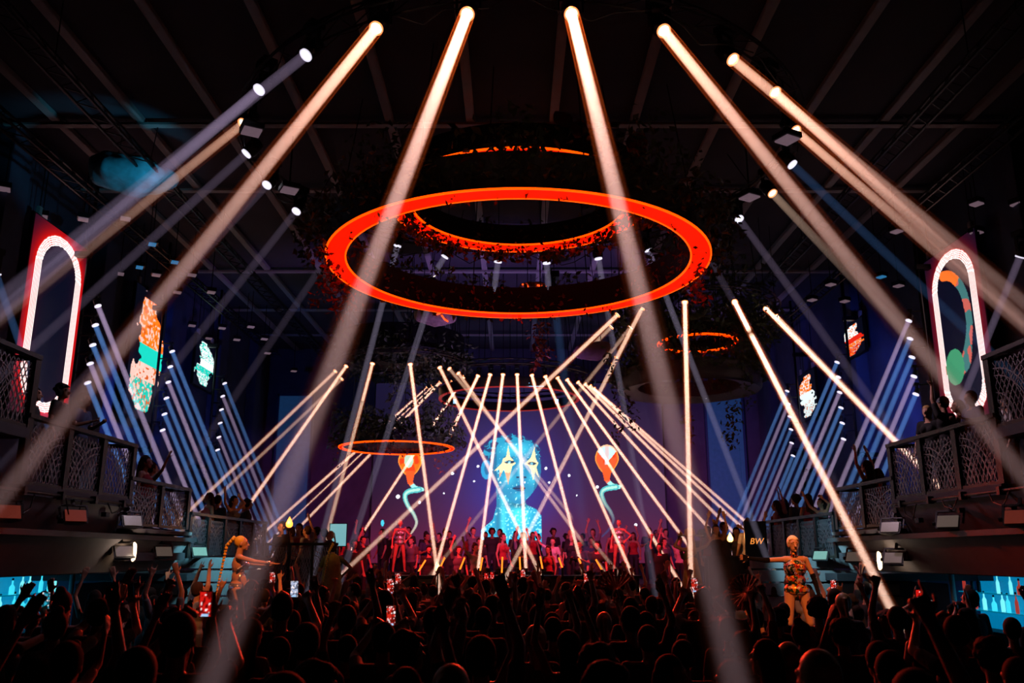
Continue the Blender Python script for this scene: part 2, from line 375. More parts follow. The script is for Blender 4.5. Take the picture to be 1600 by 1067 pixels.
def vnoise(X, Y, s, seed=0):
    r = np.random.default_rng(seed).random((64, 64)); x = (X/s) % 64; y = (Y/s) % 64
    i = x.astype(int) % 64; j = y.astype(int) % 64; fx = x-np.floor(x); fy = y-np.floor(y); fx = fx*fx*(3-2*fx); fy = fy*fy*(3-2*fy)
    return (r[i, j]*(1-fx)+r[(i+1) % 64, j]*fx)*(1-fy)+(r[i, (j+1) % 64]*(1-fx)+r[(i+1) % 64, (j+1) % 64]*fx)*fy
def lin(c): c = np.clip(np.asarray(c, float)/255, 0, 1); return np.where(c < .04045, c/12.92, ((c+.055)/1.055)**2.4)
def mixin(A, m, c):
    m = np.asarray(m, float)[..., None]; A[:] = A*(1-m)+np.asarray(c, float)*m
def grid_screen(name, corner, du, dv, nu, nv, art, m, parent):
    """a flat display: corner + s*du + t*dv with a colour per vertex"""
    s, t = np.meshgrid(np.linspace(0, 1, nu), np.linspace(0, 1, nv), indexing='ij')
    co = np.array(corner)+s[..., None]*np.array(du)+t[..., None]*np.array(dv)
    idx = np.arange(nu*nv).reshape(nu, nv)
    q = np.stack([idx[:-1, :-1], idx[1:, :-1], idx[1:, 1:], idx[:-1, 1:]], -1).reshape(-1, 4)
    me = bpy.data.meshes.new(name); me.vertices.add(nu*nv); me.vertices.foreach_set('co', co.reshape(-1))
    me.loops.add(len(q)*4); me.loops.foreach_set('vertex_index', q.reshape(-1).astype(np.int32))
    me.polygons.add(len(q)); me.polygons.foreach_set('loop_start', np.arange(0, len(q)*4, 4, dtype=np.int32))
    me.update(calc_edges=True); me.validate()
    a = me.color_attributes.new('art', 'FLOAT_COLOR', 'POINT')
    rgb = art(s, t); a.data.foreach_set('color', np.concatenate([rgb, np.ones(rgb.shape[:2]+(1,))], -1).reshape(-1).astype(np.float32))
    me.materials.append(m); return put(name, me, parent)

SX0, SX1, SZ0, SZ1 = -5.8, 6.35, 2.0, 9.45
def face_art(s, t):
    # picture coordinates: 1 unit = 2.7 cm on the wall
    x = SX0+s*(SX1-SX0); z = SZ0+t*(SZ1-SZ0)
    dy = YB*math.cos(TH)+(z-CZ)*math.sin(TH)
    X = 800+F*x/dy; Y = 533.5-F*((z-CZ)*math.cos(TH)-YB*math.sin(TH))/dy
    A = np.zeros(s.shape+(3,)); A[:] = lin((40, 27, 54)); mixin(A, np.clip(np.exp(-((X-560)/75)**2)+np.exp(-((Y-585)/55)**2), 0, 1)*.8, lin((10, 9, 30)))  # purple ground, and the red low down, painted in place of stage haze
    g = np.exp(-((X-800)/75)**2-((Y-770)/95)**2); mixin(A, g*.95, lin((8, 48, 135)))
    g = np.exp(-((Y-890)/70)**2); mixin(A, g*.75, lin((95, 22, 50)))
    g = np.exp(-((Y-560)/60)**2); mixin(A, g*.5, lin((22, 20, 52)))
    N = vnoise(X, Y, 2.2, 1); N2 = vnoise(X, Y, 6, 2); N3 = vnoise(X+3*N2*6, Y, 3.5, 5)
    # hair
    hx, hy = (X-799), (Y-712)
    hair = (np.hypot(hx/46, hy/33)+.16*(N2-.5)+.1*(N-.5)) < 1
    mixin(A, hair*(.6+.4*N3), lin((6, 70, 110)))
    mixin(A, (hair & (N3 > .58))*.8, lin((30, 165, 200)))
    # shoulders, neck
    neck = poly_mask([(775, 745), (776, 790), (770, 812), (752, 828), (751, 862), (846, 862), (846, 806), (838, 796), (822, 788), (818, 770)], X, Y)
    mixin(A, neck, lin((0, 165, 205)))
    mixin(A, neck*np.exp(-((X-812)/13)**2-((Y-802)/24)**2), lin((60, 235, 250)))
    mixin(A, (neck & (N > .72) & (Y > 786))*.9, lin((150, 250, 255)))
    mixin(A, neck*np.exp(-((X-786)/5)**2)*.7*(Y > 775), lin((70, 225, 240)))
    mixin(A, neck*np.exp(-((X-778)/5)**2)*.6, lin((5, 90, 130)))
    # ear
    ear = np.hypot((X-760)/8.5, (Y-734)/15) < 1; mixin(A, ear, lin((20, 150, 200)))
    mixin(A, (np.hypot((X-761)/4, (Y-733)/9) < 1)*.7, lin((5, 80, 125)))
    # face
    fw = 38-np.clip((Y-745)/45, 0, 1)**1.6*17; fc = 806+np.clip((Y-745)/45, 0, 1)*4
    face = (np.abs(X-fc) < fw*np.sqrt(np.clip(1-((Y-733)/55)**2, 0, 1))*1.03) & (Y > 692)
    mixin(A, neck*np.exp(-((X-812)/22)**2-((Y-788)/7)**2)*.85, lin((3, 70, 105)))
    mixin(A, face, lin((14, 140, 182)))
    mixin(A, face*np.exp(-((X-806)/22)**2-((Y-702)/10)**2)*.8, lin((70, 215, 240)))
    mixin(A, face*np.exp(-((X-794)/10)**2-((Y-748)/11)**2)*.7, lin((60, 205, 230)))
    mixin(A, face*np.exp(-((X-832)/8)**2-((Y-748)/10)**2)*.6, lin((60, 205, 230)))
    mixin(A, face*np.exp(-((X-813)/4)**2-((Y-733)/14)**2)*.75, lin((110, 225, 245)))
    mixin(A, face*np.exp(-((X-812)/9)**2-((Y-775)/5)**2)*.6, lin((50, 195, 225)))
    mixin(A, face*(np.abs(X-fc) > fw*.78)*.55, lin((5, 80, 120)))
    mixin(A, face*np.exp(-((X-775)/6)**2-((Y-765)/18)**2)*.6, lin((5, 85, 125)))
    # star shaped make-up round the eyes
    st1 = poly_mask([(794, 696), (797, 714), (806, 724), (800, 729), (797, 742), (794, 757), (790, 741), (787, 733), (780, 748), (781, 733), (772, 736), (784, 724), (786, 717), (791, 714)], X, Y)
    st2 = poly_mask([(835, 699), (837, 717), (841, 724), (838, 730), (842, 746), (836, 736), (833, 752), (830, 735), (826, 728), (820, 725), (829, 716)], X, Y)
    mixin(A, st1 | st2, lin((252, 226, 165))*1.15)
    mixin(A, (st1 & (Y > 738)), lin((245, 170, 130)))
    for cx, cy, a in ((796, 722, 8), (831, 724.5, 7)):
        e = np.hypot((X-cx)/a, (Y-cy)/2.6) < 1; mixin(A, e, lin((8, 60, 85)))
        mixin(A, (np.hypot((X-cx)/2.4, (Y-cy-.3)/2) < 1)*.8, lin((120, 200, 220)))
        mixin(A, np.exp(-((Y-(cy-6-.02*(X-cx)**2))/1.4)**2)*(np.abs(X-cx) < a)*.7*(1-(st1 | st2)), lin((6, 60, 95)))
    mixin(A, (np.hypot((X-809)/2.5, (Y-746)/1.6) < 1) | (np.hypot((X-820)/2.5, (Y-746)/1.6) < 1), lin((4, 60, 90)))
    lips = np.hypot((X-811)/10, (Y-763)/(3.6+1.2*np.cos((X-811)/4))) < 1; mixin(A, lips, lin((8, 88, 130)))
    mixin(A, (lips & (np.abs(Y-763) < .8)), lin((3, 45, 70)))
    mixin(A, (np.hypot((X-816.5)/2.2, (Y-764)/3.4) < 1), lin((240, 90, 70)))
    mixin(A, ((face | neck) & (N > .9)), lin((170, 245, 255)))
    # bulb-headed serpents
    for sgn, cx, cy in ((0, 641, 722), (1, 948, 718)):
        P = smooth_path([(cx, cy+18), (cx+1, cy+32), (cx+8, cy+40), (cx+19, cy+43)]) ; d, T = path_dist(P, X, Y)
        mixin(A, d < 4-1*T, lin((235, 120, 70)) if not sgn else lin((225, 110, 90))); mixin(A, (d < 4-1*T) & (T > .45), lin((150, 225, 215)))
        P = smooth_path([(cx+14, cy+43), (cx-2, cy+46), (cx-8, cy+53), (cx-4, cy+67), (cx+6, cy+82), (cx+10, cy+95), (cx+4, cy+108), (cx-7, cy+120)]); d, T = path_dist(P, X, Y)
        wd = 4.6-3.4*T; body = d < wd; mixin(A, body, lin((70, 175, 180))); mixin(A, (body & (d < wd*.45)), lin((165, 225, 205)))
        mixin(A, body*np.clip(T*1.6-.5, 0, 1)*.75, lin((190, 120, 100)))
        if sgn: mixin(A, body*np.clip(T*1.5-.2, 0, 1), lin((50, 50, 90)))
        e = np.hypot((X-cx)/(18.5-6*np.clip((Y-cy)/26, 0, 1)), (Y-cy)/23); b = e < 1
        mixin(A, b, lin((250, 105, 15)) if not sgn else lin((235, 85, 40)))
        mixin(A, (b & (vnoise(X, Y, 7, 8) > .62)), lin((255, 60, 10)))
        if not sgn: mixin(A, (np.hypot((X-cx+2)/7, (Y-cy+2)/11) < 1)*.8, lin((150, 225, 200)))
        else:
            mixin(A, (b & (Y < cy-6+8*np.cos((X-cx)/6))), lin((190, 225, 230)))
            mixin(A, (b & (Y < cy+8) & (np.abs(X-cx) < 3)), lin((210, 190, 190)))
        mixin(A, ((e > .9) & b)*.6, lin((255, 170, 60)))
        stem = (np.abs(X-cx) < 7.5-.22*(Y-cy-16)) & (Y > cy+14) & (Y < cy+34); mixin(A, stem, lin((240, 85, 30)))
    for x, y, r in ((747, 729, 1.9), (707, 740, 2.2), (741, 752, 1.4), (622, 776, 3), (656, 785, 2), (853, 732, 2.1), (889, 743, 2), (858, 754, 1.7), (933, 761, 2.2), (901, 774, 1.2), (694, 771, 1.3), (820, 754, 1.2), (782, 754, 1.2), (993, 820, 2.2), (598, 817, 1.8)):
        mixin(A, np.hypot(X-x, Y-y) < r, lin((235, 240, 250))*1.5)
    mixin(A, (np.hypot((X-598)/2.5, (Y-817)/5) < 1), lin((60, 190, 215)))
    return A
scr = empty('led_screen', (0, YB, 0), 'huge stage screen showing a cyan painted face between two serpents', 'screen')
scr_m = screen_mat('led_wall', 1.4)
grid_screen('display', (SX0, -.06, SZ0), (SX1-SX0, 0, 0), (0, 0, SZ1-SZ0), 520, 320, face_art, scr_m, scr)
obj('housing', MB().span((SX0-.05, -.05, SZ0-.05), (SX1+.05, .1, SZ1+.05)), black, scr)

def stadium(x, z, hw, hh):
    dz = np.maximum(np.abs(z)-(hh-hw), 0); return np.hypot(x, dz)-hw
def oval_art(creature):
    K = .25 if creature else 1
    def f(s, t):
        x = (s-.5)*2.1; z = (t-.5)*4.2; A = np.zeros(s.shape+(3,)); A[:] = lin((5, 8, 26))
        d = stadium(x, z, .86, 1.98)
        mixin(A, np.clip(np.exp(-np.clip(d-.02, 0, 9)/.16)*(d > 0), 0, 1)*K, lin((190, 12, 10)))
        mixin(A, np.clip(np.exp(d/.1)*(d <= 0)*.6, 0, 1)*K, lin((120, 8, 12)))
        band = (d < 0.0) & (d > -.21); mixin(A, band, lin((225, 70, 62)))
        for k in range(5):
            mixin(A, np.abs(d+.03+.045*k) < .014, np.array((1.5, 1.25, 1.2)))
        if creature:
            P = smooth_path([(.35, 1.5), (-.0, 1.35), (-.35, .9), (-.45, .2), (-.3, -.35), (-.1, -.7), (.3, -.75)]); e, T = path_dist(P, x, z)
            wd = .12+.14*np.clip((T-.6)*2.5, 0, 1); b = e < wd
            mixin(A, b, lin((60, 110, 110))); mixin(A, b & (vnoise(x*10, z*10, 1.6, 4) > .55), lin((190, 90, 80))); mixin(A, b & (T < .25), lin((235, 110, 40)))
            mixin(A, np.hypot((x-.3)/.36, (z+.72)/.42) < 1, lin((60, 140, 100)))
        return A
    return f
def plume_art(c1, c2, c3, seed):
    def f(s, t):
        A = np.zeros(s.shape+(3,)); A[:] = lin((3, 5, 16)); N = vnoise(s*20, t*50, 2.3, seed); N2 = vnoise(s*30, t*60, 1.2, seed+1)
        mid = .55+.12*np.sin(t*9+seed); wd = .42*np.clip(np.sin(np.clip(t, 0, 1)*PI), 0, 1)**.6*(.65+.7*N)
        b = (np.abs(s-mid) < wd) & (t > .06) & (t < .93)
        mixin(A, b & (t > .55), c1*1.3); mixin(A, b & (t <= .55) & (t > .3), c2); mixin(A, b & (t <= .3), c3)
        mixin(A, b & (N2 > .62), c2*.9); mixin(A, b & (N2 < .25), c1*.6)
        mixin(A, b & (np.abs(t-.5) < .07), c3*1.2)
        return A
    return f
sideM = screen_mat('side_led', 1.25)
def side_screen(sx, y0, y1, z0, z1, art, label, nu=90, nv=220):
    o = empty('hanging_screen', (sx*10.15, (y0+y1)/2, z0), label, 'screen', 'screens hanging along the side walls')
    h = (y1-y0)/2
    grid_screen('display', (-sx*.05, -h, 0), (0, 2*h, 0), (0, 0, z1-z0), nu, nv, art, sideM, o)
    obj('housing', MB().span((-.04, -h-.03, -.03), (.04, h+.03, z1-z0+.03)), black, o)
    for q in (-h+.2, h-.2):
        obj('bracket', MB().box((0, q, z1-z0+.12), (.08, .12, .2)), strip_m, o)
        obj('hanging_cable', MB().tube([(0, q, z1-z0+.2), (0, q, CEIL-z0)], .012, 6), black, o)
OR, CR, TE, WH = lin((255, 110, 20)), lin((250, 200, 185)), lin((20, 190, 170)), lin((225, 240, 240))
side_screen(-1, 16.95, 19.35, 5.15, 9.35, oval_art(False), 'red and white neon oval screen on the left wall')
side_screen(1, 17.55, 19.9, 5.1, 9.25, oval_art(True), 'neon oval screen with a creature inside on the right wall')
side_screen(-1, 22.0, 24.1, 5.9, 9.45, plume_art(OR, CR, TE, 3), 'screen with orange and teal bird plumage on the left wall', 60, 140)
side_screen(-1, 26.6, 28.3, 7.6, 9.2, plume_art(WH*.9, TE*1.2, WH, 9), 'small screen with white and teal plume on the left wall', 50, 80)
side_screen(1, 23.8, 25.2, 8.0, 9.0, plume_art(WH, OR, lin((200, 30, 10)), 14), 'small screen with white and orange petal on the right wall', 50, 80)
side_screen(1, 28.0, 29.6, 6.8, 8.4, plume_art(OR, WH, WH*.8, 21), 'far screen with orange and white plume on the right wall', 50, 80)

# ---------------------------------------------------------------- foliage
def leaf_cloud(pts, size, rnd=random):
    """pts: list of positions; a folded leaf of four triangles at each"""
    m = MB()
    for p in pts:
        L = size*rnd.uniform(.6, 1.5); W = L*rnd.uniform(.35, .6)
        d = Vector((rnd.gauss(0, 1), rnd.gauss(0, 1), rnd.gauss(-.6, .8))).normalized(); s = d.orthogonal().normalized()
        s = Quaternion(d, rnd.uniform(0, 6.3)) @ s; n = d.cross(s)
        p = Vector(p); a = p+d*L*.45
        m.add([p, a+s*W*.5+n*W*.15, p+d*L, a-s*W*.5+n*W*.15, a], [(0, 1, 4), (1, 2, 4), (2, 3, 4), (3, 0, 4)])
    return m
def ring_foliage(c, r0, r1, z0, z1, n, size, lump=5, seed=1, holes=.25):
    rnd = random.Random(seed); pts = []
    ph = [rnd.uniform(0, 6.3) for _ in range(6)]
    while len(pts) < n:
        t = rnd.uniform(0, 2*PI)
        h = .5+.25*math.sin(3*t+ph[0])+.2*math.sin(lump*t+ph[1])+.15*math.sin(11*t+ph[2])
        if rnd.random() > h+holes: continue
        r = rnd.uniform(r0, r1); z = z0+(z1-z0)*rnd.random()**1.3*max(.2, min(1, h+.2))
        pts.append((c[0]+r*math.cos(t), c[1]+r*math.sin(t), c[2]+z))
    return pts
def strand(p, L, rnd, n=None, sway=.25, spread=.07):
    pts = []; n = n or int(L*34); a = rnd.uniform(0, 6.3)
    for k in range(n):
        t = k/n; pts.append((p[0]+math.cos(a)*sway*t*t*L+rnd.gauss(0, spread), p[1]+math.sin(a)*sway*t*t*L+rnd.gauss(0, spread), p[2]-t*L))
    return pts

# ---------------------------------------------------------------- hanging rings
def hoop_prof(r, w, h, z0=0): return [(r-w/2, z0), (r+w/2, z0), (r+w/2, z0+h), (r-w/2, z0+h)]
def led_ring(name, c, r, w, h, label, lit=True, n=96, rim=.02, red=led_red):
    o = empty(name, c, label, 'ring light' if lit else 'hanging ring')
    obj('hoop', MB().hoop((0, 0, 0), hoop_prof(r, w, h, .02), n), black, o)
    if lit:
        obj('led_diffuser', MB().hoop((0, 0, 0), hoop_prof(r, w-2*rim, .025, -.006), n), red, o)
        obj('led_tube_inner', MB().hoop((0, 0, 0), hoop_prof(r-w/2+rim/2, rim, .03, -.015), n), led_rim if red is led_red else red, o)
        obj('led_tube_outer', MB().hoop((0, 0, 0), hoop_prof(r+w/2-rim/2, rim, .03, -.015), n), led_rim if red is led_red else red, o)
    return o
def cables(o, r, z0, z1, k=6, a0=.3):
    m = MB()
    for i in range(k):
        t = a0+2*PI*i/k; m.tube([(r*math.cos(t), r*math.sin(t), z0), (r*.9*math.cos(t), r*.9*math.sin(t), z1)], .012, 5)
    obj('hanging_cable', m, black, o)['kind'] = 'stuff'
A = Vector((.12, 16.1, 7.85))
ringA = led_ring('ring_chandelier', A, 3.55, .40, .62, 'huge glowing red ring hanging over the dance floor', rim=.03)
cables(ringA, 3.55, .6, CEIL-7.85, 8)
rnd = random.Random(11)
gap = lambda P: [p for p in P if not (p[1] < -1.5 and .42 < abs(p[0]) < 1.75 and p[2] > .5)]
fa = leaf_cloud(gap(ring_foliage((0, 0, 0), 3.45, 4.35, .15, 1.5, 5200, .13, seed=2)), .13)
o = obj('foliage', fa, leaf_m, ringA); o['kind'] = 'stuff'
fb = leaf_cloud(gap(ring_foliage((0, 0, 0), 3.5, 4.2, .1, 1.3, 1100, .16, seed=3, holes=.1)), .17)
o = obj('foliage', fb, leaf_g, ringA); o['kind'] = 'stuff'
pts = []
for t, L in ((PI*1.02, 1.5), (PI*.97, 1.2), (PI*.88, .9), (PI*1.1, .7), (.05, .9), (-.12, .6), (.22, .5), (PI*.5, .35)):
    for q in range(3): pts += strand((3.72*math.cos(t+q*.03)+rnd.uniform(-.15, .15), 3.72*math.sin(t+q*.03), .2), L*rnd.uniform(.7, 1.1), rnd)
pts += ring_foliage((0, 0, 0), 3.15, 3.4, .05, .7, 520, .1, seed=8, holes=0)
o = obj('trailing_vine', leaf_cloud(pts, .11), leaf_r, ringA); o['kind'] = 'stuff'  # red light of the ring put into the leaf colour
# small leaves curling over the lit rim
pts = []
for t in (4.4, 4.6, 4.9, 5.3, 5.6, 5.9, 4.0, 3.7, 1.1, 1.3, .9):
    pts += [(rnd.gauss(3.5, .1)*math.cos(t+rnd.gauss(0, .02)), 3.5*math.sin(t)+rnd.gauss(0, .1), rnd.uniform(-.12, .05)) for _ in range(9)]
o = obj('creeping_vine', leaf_cloud(pts, .09), leaf_m, ringA); o['kind'] = 'stuff'
ringB = led_ring('ring_chandelier', (.14, 16.1, 9.12), 2.38, .48, .45, 'smaller red ring hanging above the huge glowing ring', rim=.035)
cables(ringB, 2.38, .4, CEIL-9.12, 6)
gap2 = lambda P: [p for p in P if not (p[1] < -1 and .38 < abs(p[0]) < 1.5 and p[2] < .12)]
o = obj('foliage', leaf_cloud(gap2(ring_foliage((0, 0, 0), 2.1, 2.7, -.25, .75, 3400, .13, seed=5, holes=.35)), .14), leaf_m, ringB); o['kind'] = 'stuff'
o = obj('foliage', leaf_cloud(ring_foliage((0, 0, 0), 2.2, 2.9, -.1, .8, 420, .2, seed=6), .22), leaf_g, ringB); o['kind'] = 'stuff'
# big palm-like leaves on top
for (u, v, s, a) in ((995, 222, .5, .9), (880, 185, .45, 2.2), (905, 200, .42, 1.2), (930, 250, .3, .3)):
    p = at_y(u, v, 13.6)-Vector((.14, 16.1, 9.12)); vs = []
    for k in range(11):
        t = k/10; wv = math.sin(t*PI)**.6*.28*s*1.3
        vs += [p+Vector((math.cos(a)*(t-.5)*s-math.sin(a)*wv, .12*(t-.5), math.sin(a)*(t-.5)*s+math.cos(a)*wv)), p+Vector((math.cos(a)*(t-.5)*s+math.sin(a)*wv, .12*(t-.5)+.06, math.sin(a)*(t-.5)*s-math.cos(a)*wv))]
    obj('palm_leaf', MB().add(vs, [(2*k, 2*k+1, 2*k+3, 2*k+2) for k in range(10)]), leaf_r, ringB)

LC = Vector((-3.5, 26, 5.46))
ringL = led_ring('ring_chandelier', LC, 1.68, .14, .3, 'small low red ring with black plants left of stage', rim=.03)
cables(ringL, 1.6, .3, CEIL-LC.z, 5)
obj('disc', MB().hoop((0, 0, 0), [(0.02, .1), (1.62, .1), (1.62, .25), (.02, .25)], 48), black, ringL)
o = obj('foliage', leaf_cloud(ring_foliage((0, 0, 0), .9, 2.05, .1, 1.25, 4200, .14, seed=12, holes=.45), .15), leaf_m, ringL); o['kind'] = 'stuff'
pts = []
for (x, y, L) in ((1.6, -.6, 1.1), (1.45, -.8, .8), (1.75, .2, .9), (-1.75, 0, .9), (-1.7, -.3, .7), (-.2, -1.5, .35), (.1, -1.6, .4)): pts += strand((x, y, .2), L, rnd, spread=.09)
o = obj('trailing_vine', leaf_cloud(pts, .1), leaf_m, ringL); o['kind'] = 'stuff'

RC = Vector((5.05, 22.6, 7.9))
ringR = led_ring('ring_chandelier', RC, 1.02, .13, .3, 'small high red ring right of the huge ring', rim=.03)
cables(ringR, 1.0, .3, CEIL-RC.z, 4)
o = obj('foliage', leaf_cloud(ring_foliage((0, 0, 0), .9, 2.3, .1, 1.9, 4200, .16, seed=22, holes=.4), .16), leaf_m, ringR); o['kind'] = 'stuff'
o = obj('foliage', leaf_cloud(ring_foliage((0, 0, 0), .95, 1.3, -.08, .2, 260, .12, seed=23, holes=0), .11), leaf_r, ringR); o['kind'] = 'stuff'
hoopR = empty('hanging_ring', (4.75, 22.6, 6.55), 'wide unlit dark hanging ring under the small high red ring', 'hanging ring')
obj('hoop', MB().hoop((0, 0, 0), [(1.35, .12), (1.85, 0), (1.9, .06), (1.9, .5), (1.4, .55)], 64), mat('dark_violet_hoop', (.035, .02, .03), .5), hoopR)
cables(hoopR, 1.7, .5, CEIL-6.55, 4)
o = obj('foliage', leaf_cloud(ring_foliage((0, 0, 0), 1.2, 2.15, .35, 1.5, 3400, .16, seed=25, holes=.5), .16), leaf_m, hoopR); o['kind'] = 'stuff'
pts = []
for u, v0, v1 in ((975, 600, 690), (962, 590, 640), (985, 620, 670), (1140, 610, 690), (1150, 630, 700), (1072, 640, 690), (948, 540, 600), (1165, 600, 640), (1195, 510, 560), (1160, 560, 600)):
    p = at_y(u, v0, 21); q = at_y(u, v1, 21); pts += strand(p-Vector((4.75, 22.6, 6.55)), p.z-q.z, rnd, int((p.z-q.z)*60), .2, .08)
o = obj('trailing_vine', leaf_cloud(pts, .12), leaf_m, hoopR); o['kind'] = 'stuff'
hoopL = empty('hanging_ring', (-3.5, 26.2, 8.2), 'unlit dark platform ring above the low red ring', 'hanging ring')
obj('hoop', MB().hoop((0, 0, 0), [(.7, .1), (1.95, 0), (2.0, .06), (2.0, .75), (.8, .8)], 64), black, hoopL)
cables(hoopL, 1.8, .6, CEIL-8.2, 4)
o = obj('foliage', leaf_cloud(ring_foliage((0, 0, 0), 1.2, 2.3, -.3, 1.1, 2600, .16, seed=26, holes=.4), .16), leaf_m, hoopL); o['kind'] = 'stuff'
o = obj('trailing_vine', leaf_cloud([q for k in range(7) for q in strand((rnd.uniform(-.1, 1.3), -1.6+rnd.uniform(-.3, .3), 0), rnd.uniform(1.2, 2.4), rnd, 60, .1, .1)], .13), leaf_m, hoopL); o['kind'] = 'stuff'
# red ivy hanging behind the huge ring
iv = tag(obj('hanging_ivy', leaf_cloud(strand(at_y(845, 502, 22), 1.0, rnd, 130, .1, .13)+strand(at_y(838, 520, 22), 1.0, rnd, 60, .1, .06), .13), leaf_r), 'bunch of reddish ivy hanging just below the huge glowing ring', 'ivy')
q = at_y(845, 502, 22); obj('hanging_cable', MB().tube([q, (q.x, q.y, CEIL)], .012, 5), black, iv)
CC = Vector((-.1, 28.8, 7.45))
ringC = led_ring('ring_chandelier', CC, 2.35, .1, .3, 'dim ring hanging in front of the stage screen', rim=.02, red=mat('dim_red_led', (.2, .01, .01), .4, emit=1, ecol=(.22, .01, .01)))
cables(ringC, 2.3, .3, CEIL-CC.z, 5)
tv = mat('small_monitor', (.3, .6, .8), .3, emit=1, ecol=(.35, .75, 1))
obj('marker_light', MB().box((-1.75, -1.5, -.32), (.1, .05, .14)).box((1.55, -1.5, -.32), (.1, .05, .14)), tv, ringC)
obj('edge_light', MB().box((0, -2.3, .12), (1.3, .03, .02)).box((.3, -2.3, .02), (1.6, .03, .015)), tv, ringC)

# carved hanging shells with red neon strokes
shell_m = mat('carved_shell', (.35, .24, .2), .7, noise=.8, scale=7, bump=.6)
neon = mat('red_neon_stroke', (.3, .05, 0), .4, emit=1, ecol=(2.2, .16, .02))
def shell(u, v, y, w, h, label, strokes, tilt=0, m=None):
    p = at_y(u, v, y); o = empty('hanging_shell', p, label, 'sculpture', 'carved shells hung from the ceiling', (0, tilt, 0))
    b = bmesh.new(); bmesh.ops.create_icosphere(b, subdivisions=4, radius=1)
    for q in b.verts:
        n = math.sin(q.co.x*7+q.co.y*3)*.06+math.sin(q.co.y*9+q.co.z*5)*.05+math.sin(q.co.x*15)*.03
        q.co *= 1+n; q.co.x *= w/2; q.co.y *= w/2.6; q.co.z *= h/2
        if q.co.z > 0: q.co.z *= .55
    me = bpy.data.meshes.new('shell_body'); b.to_mesh(me); b.free(); me.materials.append(m or shell_m)
    me.polygons.foreach_set('use_smooth', [True]*len(me.polygons)); put('shell_body', me, o)
    for s in strokes:
        pp = []
        for (a, c) in smooth_path(s, 4):
            a2 = max(-.93, min(.93, a)); r = math.sqrt(max(0, 1-a2*a2-c*c*.9)); pp.append((a*w/2, -r*w/2.6-.03, c*h/2*(.55 if c > 0 else 1)))
        obj('neon_stroke', MB().tube(pp, .022, 6), neon, o, True)
    for q in (-w*.2, w*.2): obj('hanging_cable', MB().tube([(q, 0, h*.2), (q, 0, CEIL-p.z)], .01, 5), black, o)
shell(834, 450, 22.5, .85, .55, 'carved shell with red neon strokes hanging inside the huge ring', [[(-.75, .2), (-.45, -.1), (-.3, -.7)], [(.2, -.1), (.6, -.2), (.8, -.15)], [(.3, -.6), (.6, -.65)]])
shell(678, 492, 23, 1.15, .6, 'carved shell with red neon stroke hanging below the huge ring', [[(.15, -.35), (.3, -.25), (.4, -.15)], [(.45, -.3), (.6, -.55), (.75, -.62)]], .12)
shell(928, 545, 22.5, 1.1, .6, 'large dark pink shell hanging right of the reddish ivy', [], -.1, mat('pink_shell', (.14, .06, .08), .7, noise=.6, scale=6, bump=.5))
shell(205, 268, 16, 1.7, .9, 'teal-lit carved shell hanging high near the left wall', [], .1, mat('teal_lit_shell', (.08, .3, .4), .7, noise=.95, scale=4, bump=.8))  # teal light is also put into the shell's base colour
light('SPOT', (-6.5, 15.0, 8.6), (-7.7, 16, 9.8), 45, (.1, .7, 1), .1, cone=70)
light('SPOT', (.5, 19.8, 8.2), (.5, 22.5, 9.2), 12, (1, .35, .25), .1, cone=80)

# ---------------------------------------------------------------- moving-head beam lamps
haze = bpy.data.materials.new('lit_haze'); haze.use_nodes = True; nt = haze.node_tree; nt.nodes.clear()
no = nt.nodes.new('ShaderNodeOutputMaterial'); ns = nt.nodes.new('ShaderNodeVolumeScatter')
ns.inputs['Density'].default_value = .40; ns.inputs['Color'].default_value = (1, .95, .83, 1); ns.inputs['Anisotropy'].default_value = .0
nt.links.new(ns.outputs[0], no.inputs['Volume'])
haze_far = haze.copy(); haze_far.name = 'far_haze'; [n for n in haze_far.node_tree.nodes if n.type == 'VOLUME_SCATTER'][0].inputs['Density'].default_value = .1
haze_thin = bpy.data.materials.new('thin_haze'); haze_thin.use_nodes = True; nt = haze_thin.node_tree; nt.nodes.clear()
no = nt.nodes.new('ShaderNodeOutputMaterial'); ns = nt.nodes.new('ShaderNodeVolumeScatter')
ns.inputs['Density'].default_value = .07; ns.inputs['Color'].default_value = (.95, .9, .95, 1)
nt.links.new(ns.outputs[0], no.inputs['Volume'])
LAMP = {}
def lamp_meshes(r):
    k = round(r, 3)
    if k in LAMP: return LAMP[k]
    s = r/.09 if r > .067 else .42
    head = MB().lathe([(.09*s, -.38*s), (.14*s, -.34*s), (.15*s, -.1*s), (.13*s, -.02*s), (r*1.25, -.012)], 20).mesh('head', black, True)
    rim = MB().hoop((0, 0, -.012), [(r*1.0, 0), (r*1.22, 0), (r*1.25, .03), (r*1.0, .02)], 24).mesh('lens_rim', lens_rim)
    lens = MB().lathe([(r*.55, -.006), (r*1.0, -.012), (r*1.0, -.02)], 20).mesh('lens', lens_m)
    lensb = MB().lathe([(r*.55, -.006), (r*1.0, -.012), (r*1.0, -.02)], 20).mesh('lens', lens_b)
    yoke = MB().span((-.2*s, -.04*s, -.06*s), (-.17*s, .04*s, .3*s)).span((.17*s, -.04*s, -.06*s), (.2*s, .04*s, .3*s)).span((-.2*s, -.05*s, .28*s), (.2*s, .05*s, .33*s)).mesh('yoke', black)
    base = MB().box((0, 0, .4*s), (.32*s, .26*s, .14*s)).mesh('base', black)
    rimc = rim.copy(); rimc.materials[0] = mat('lens_rim_cool', (.3, .3, .4), .3, emit=1, ecol=(.8, .75, .9))
    LAMP[k] = (head, rim, lens, lensb, yoke, base, rimc); return LAMP[k]
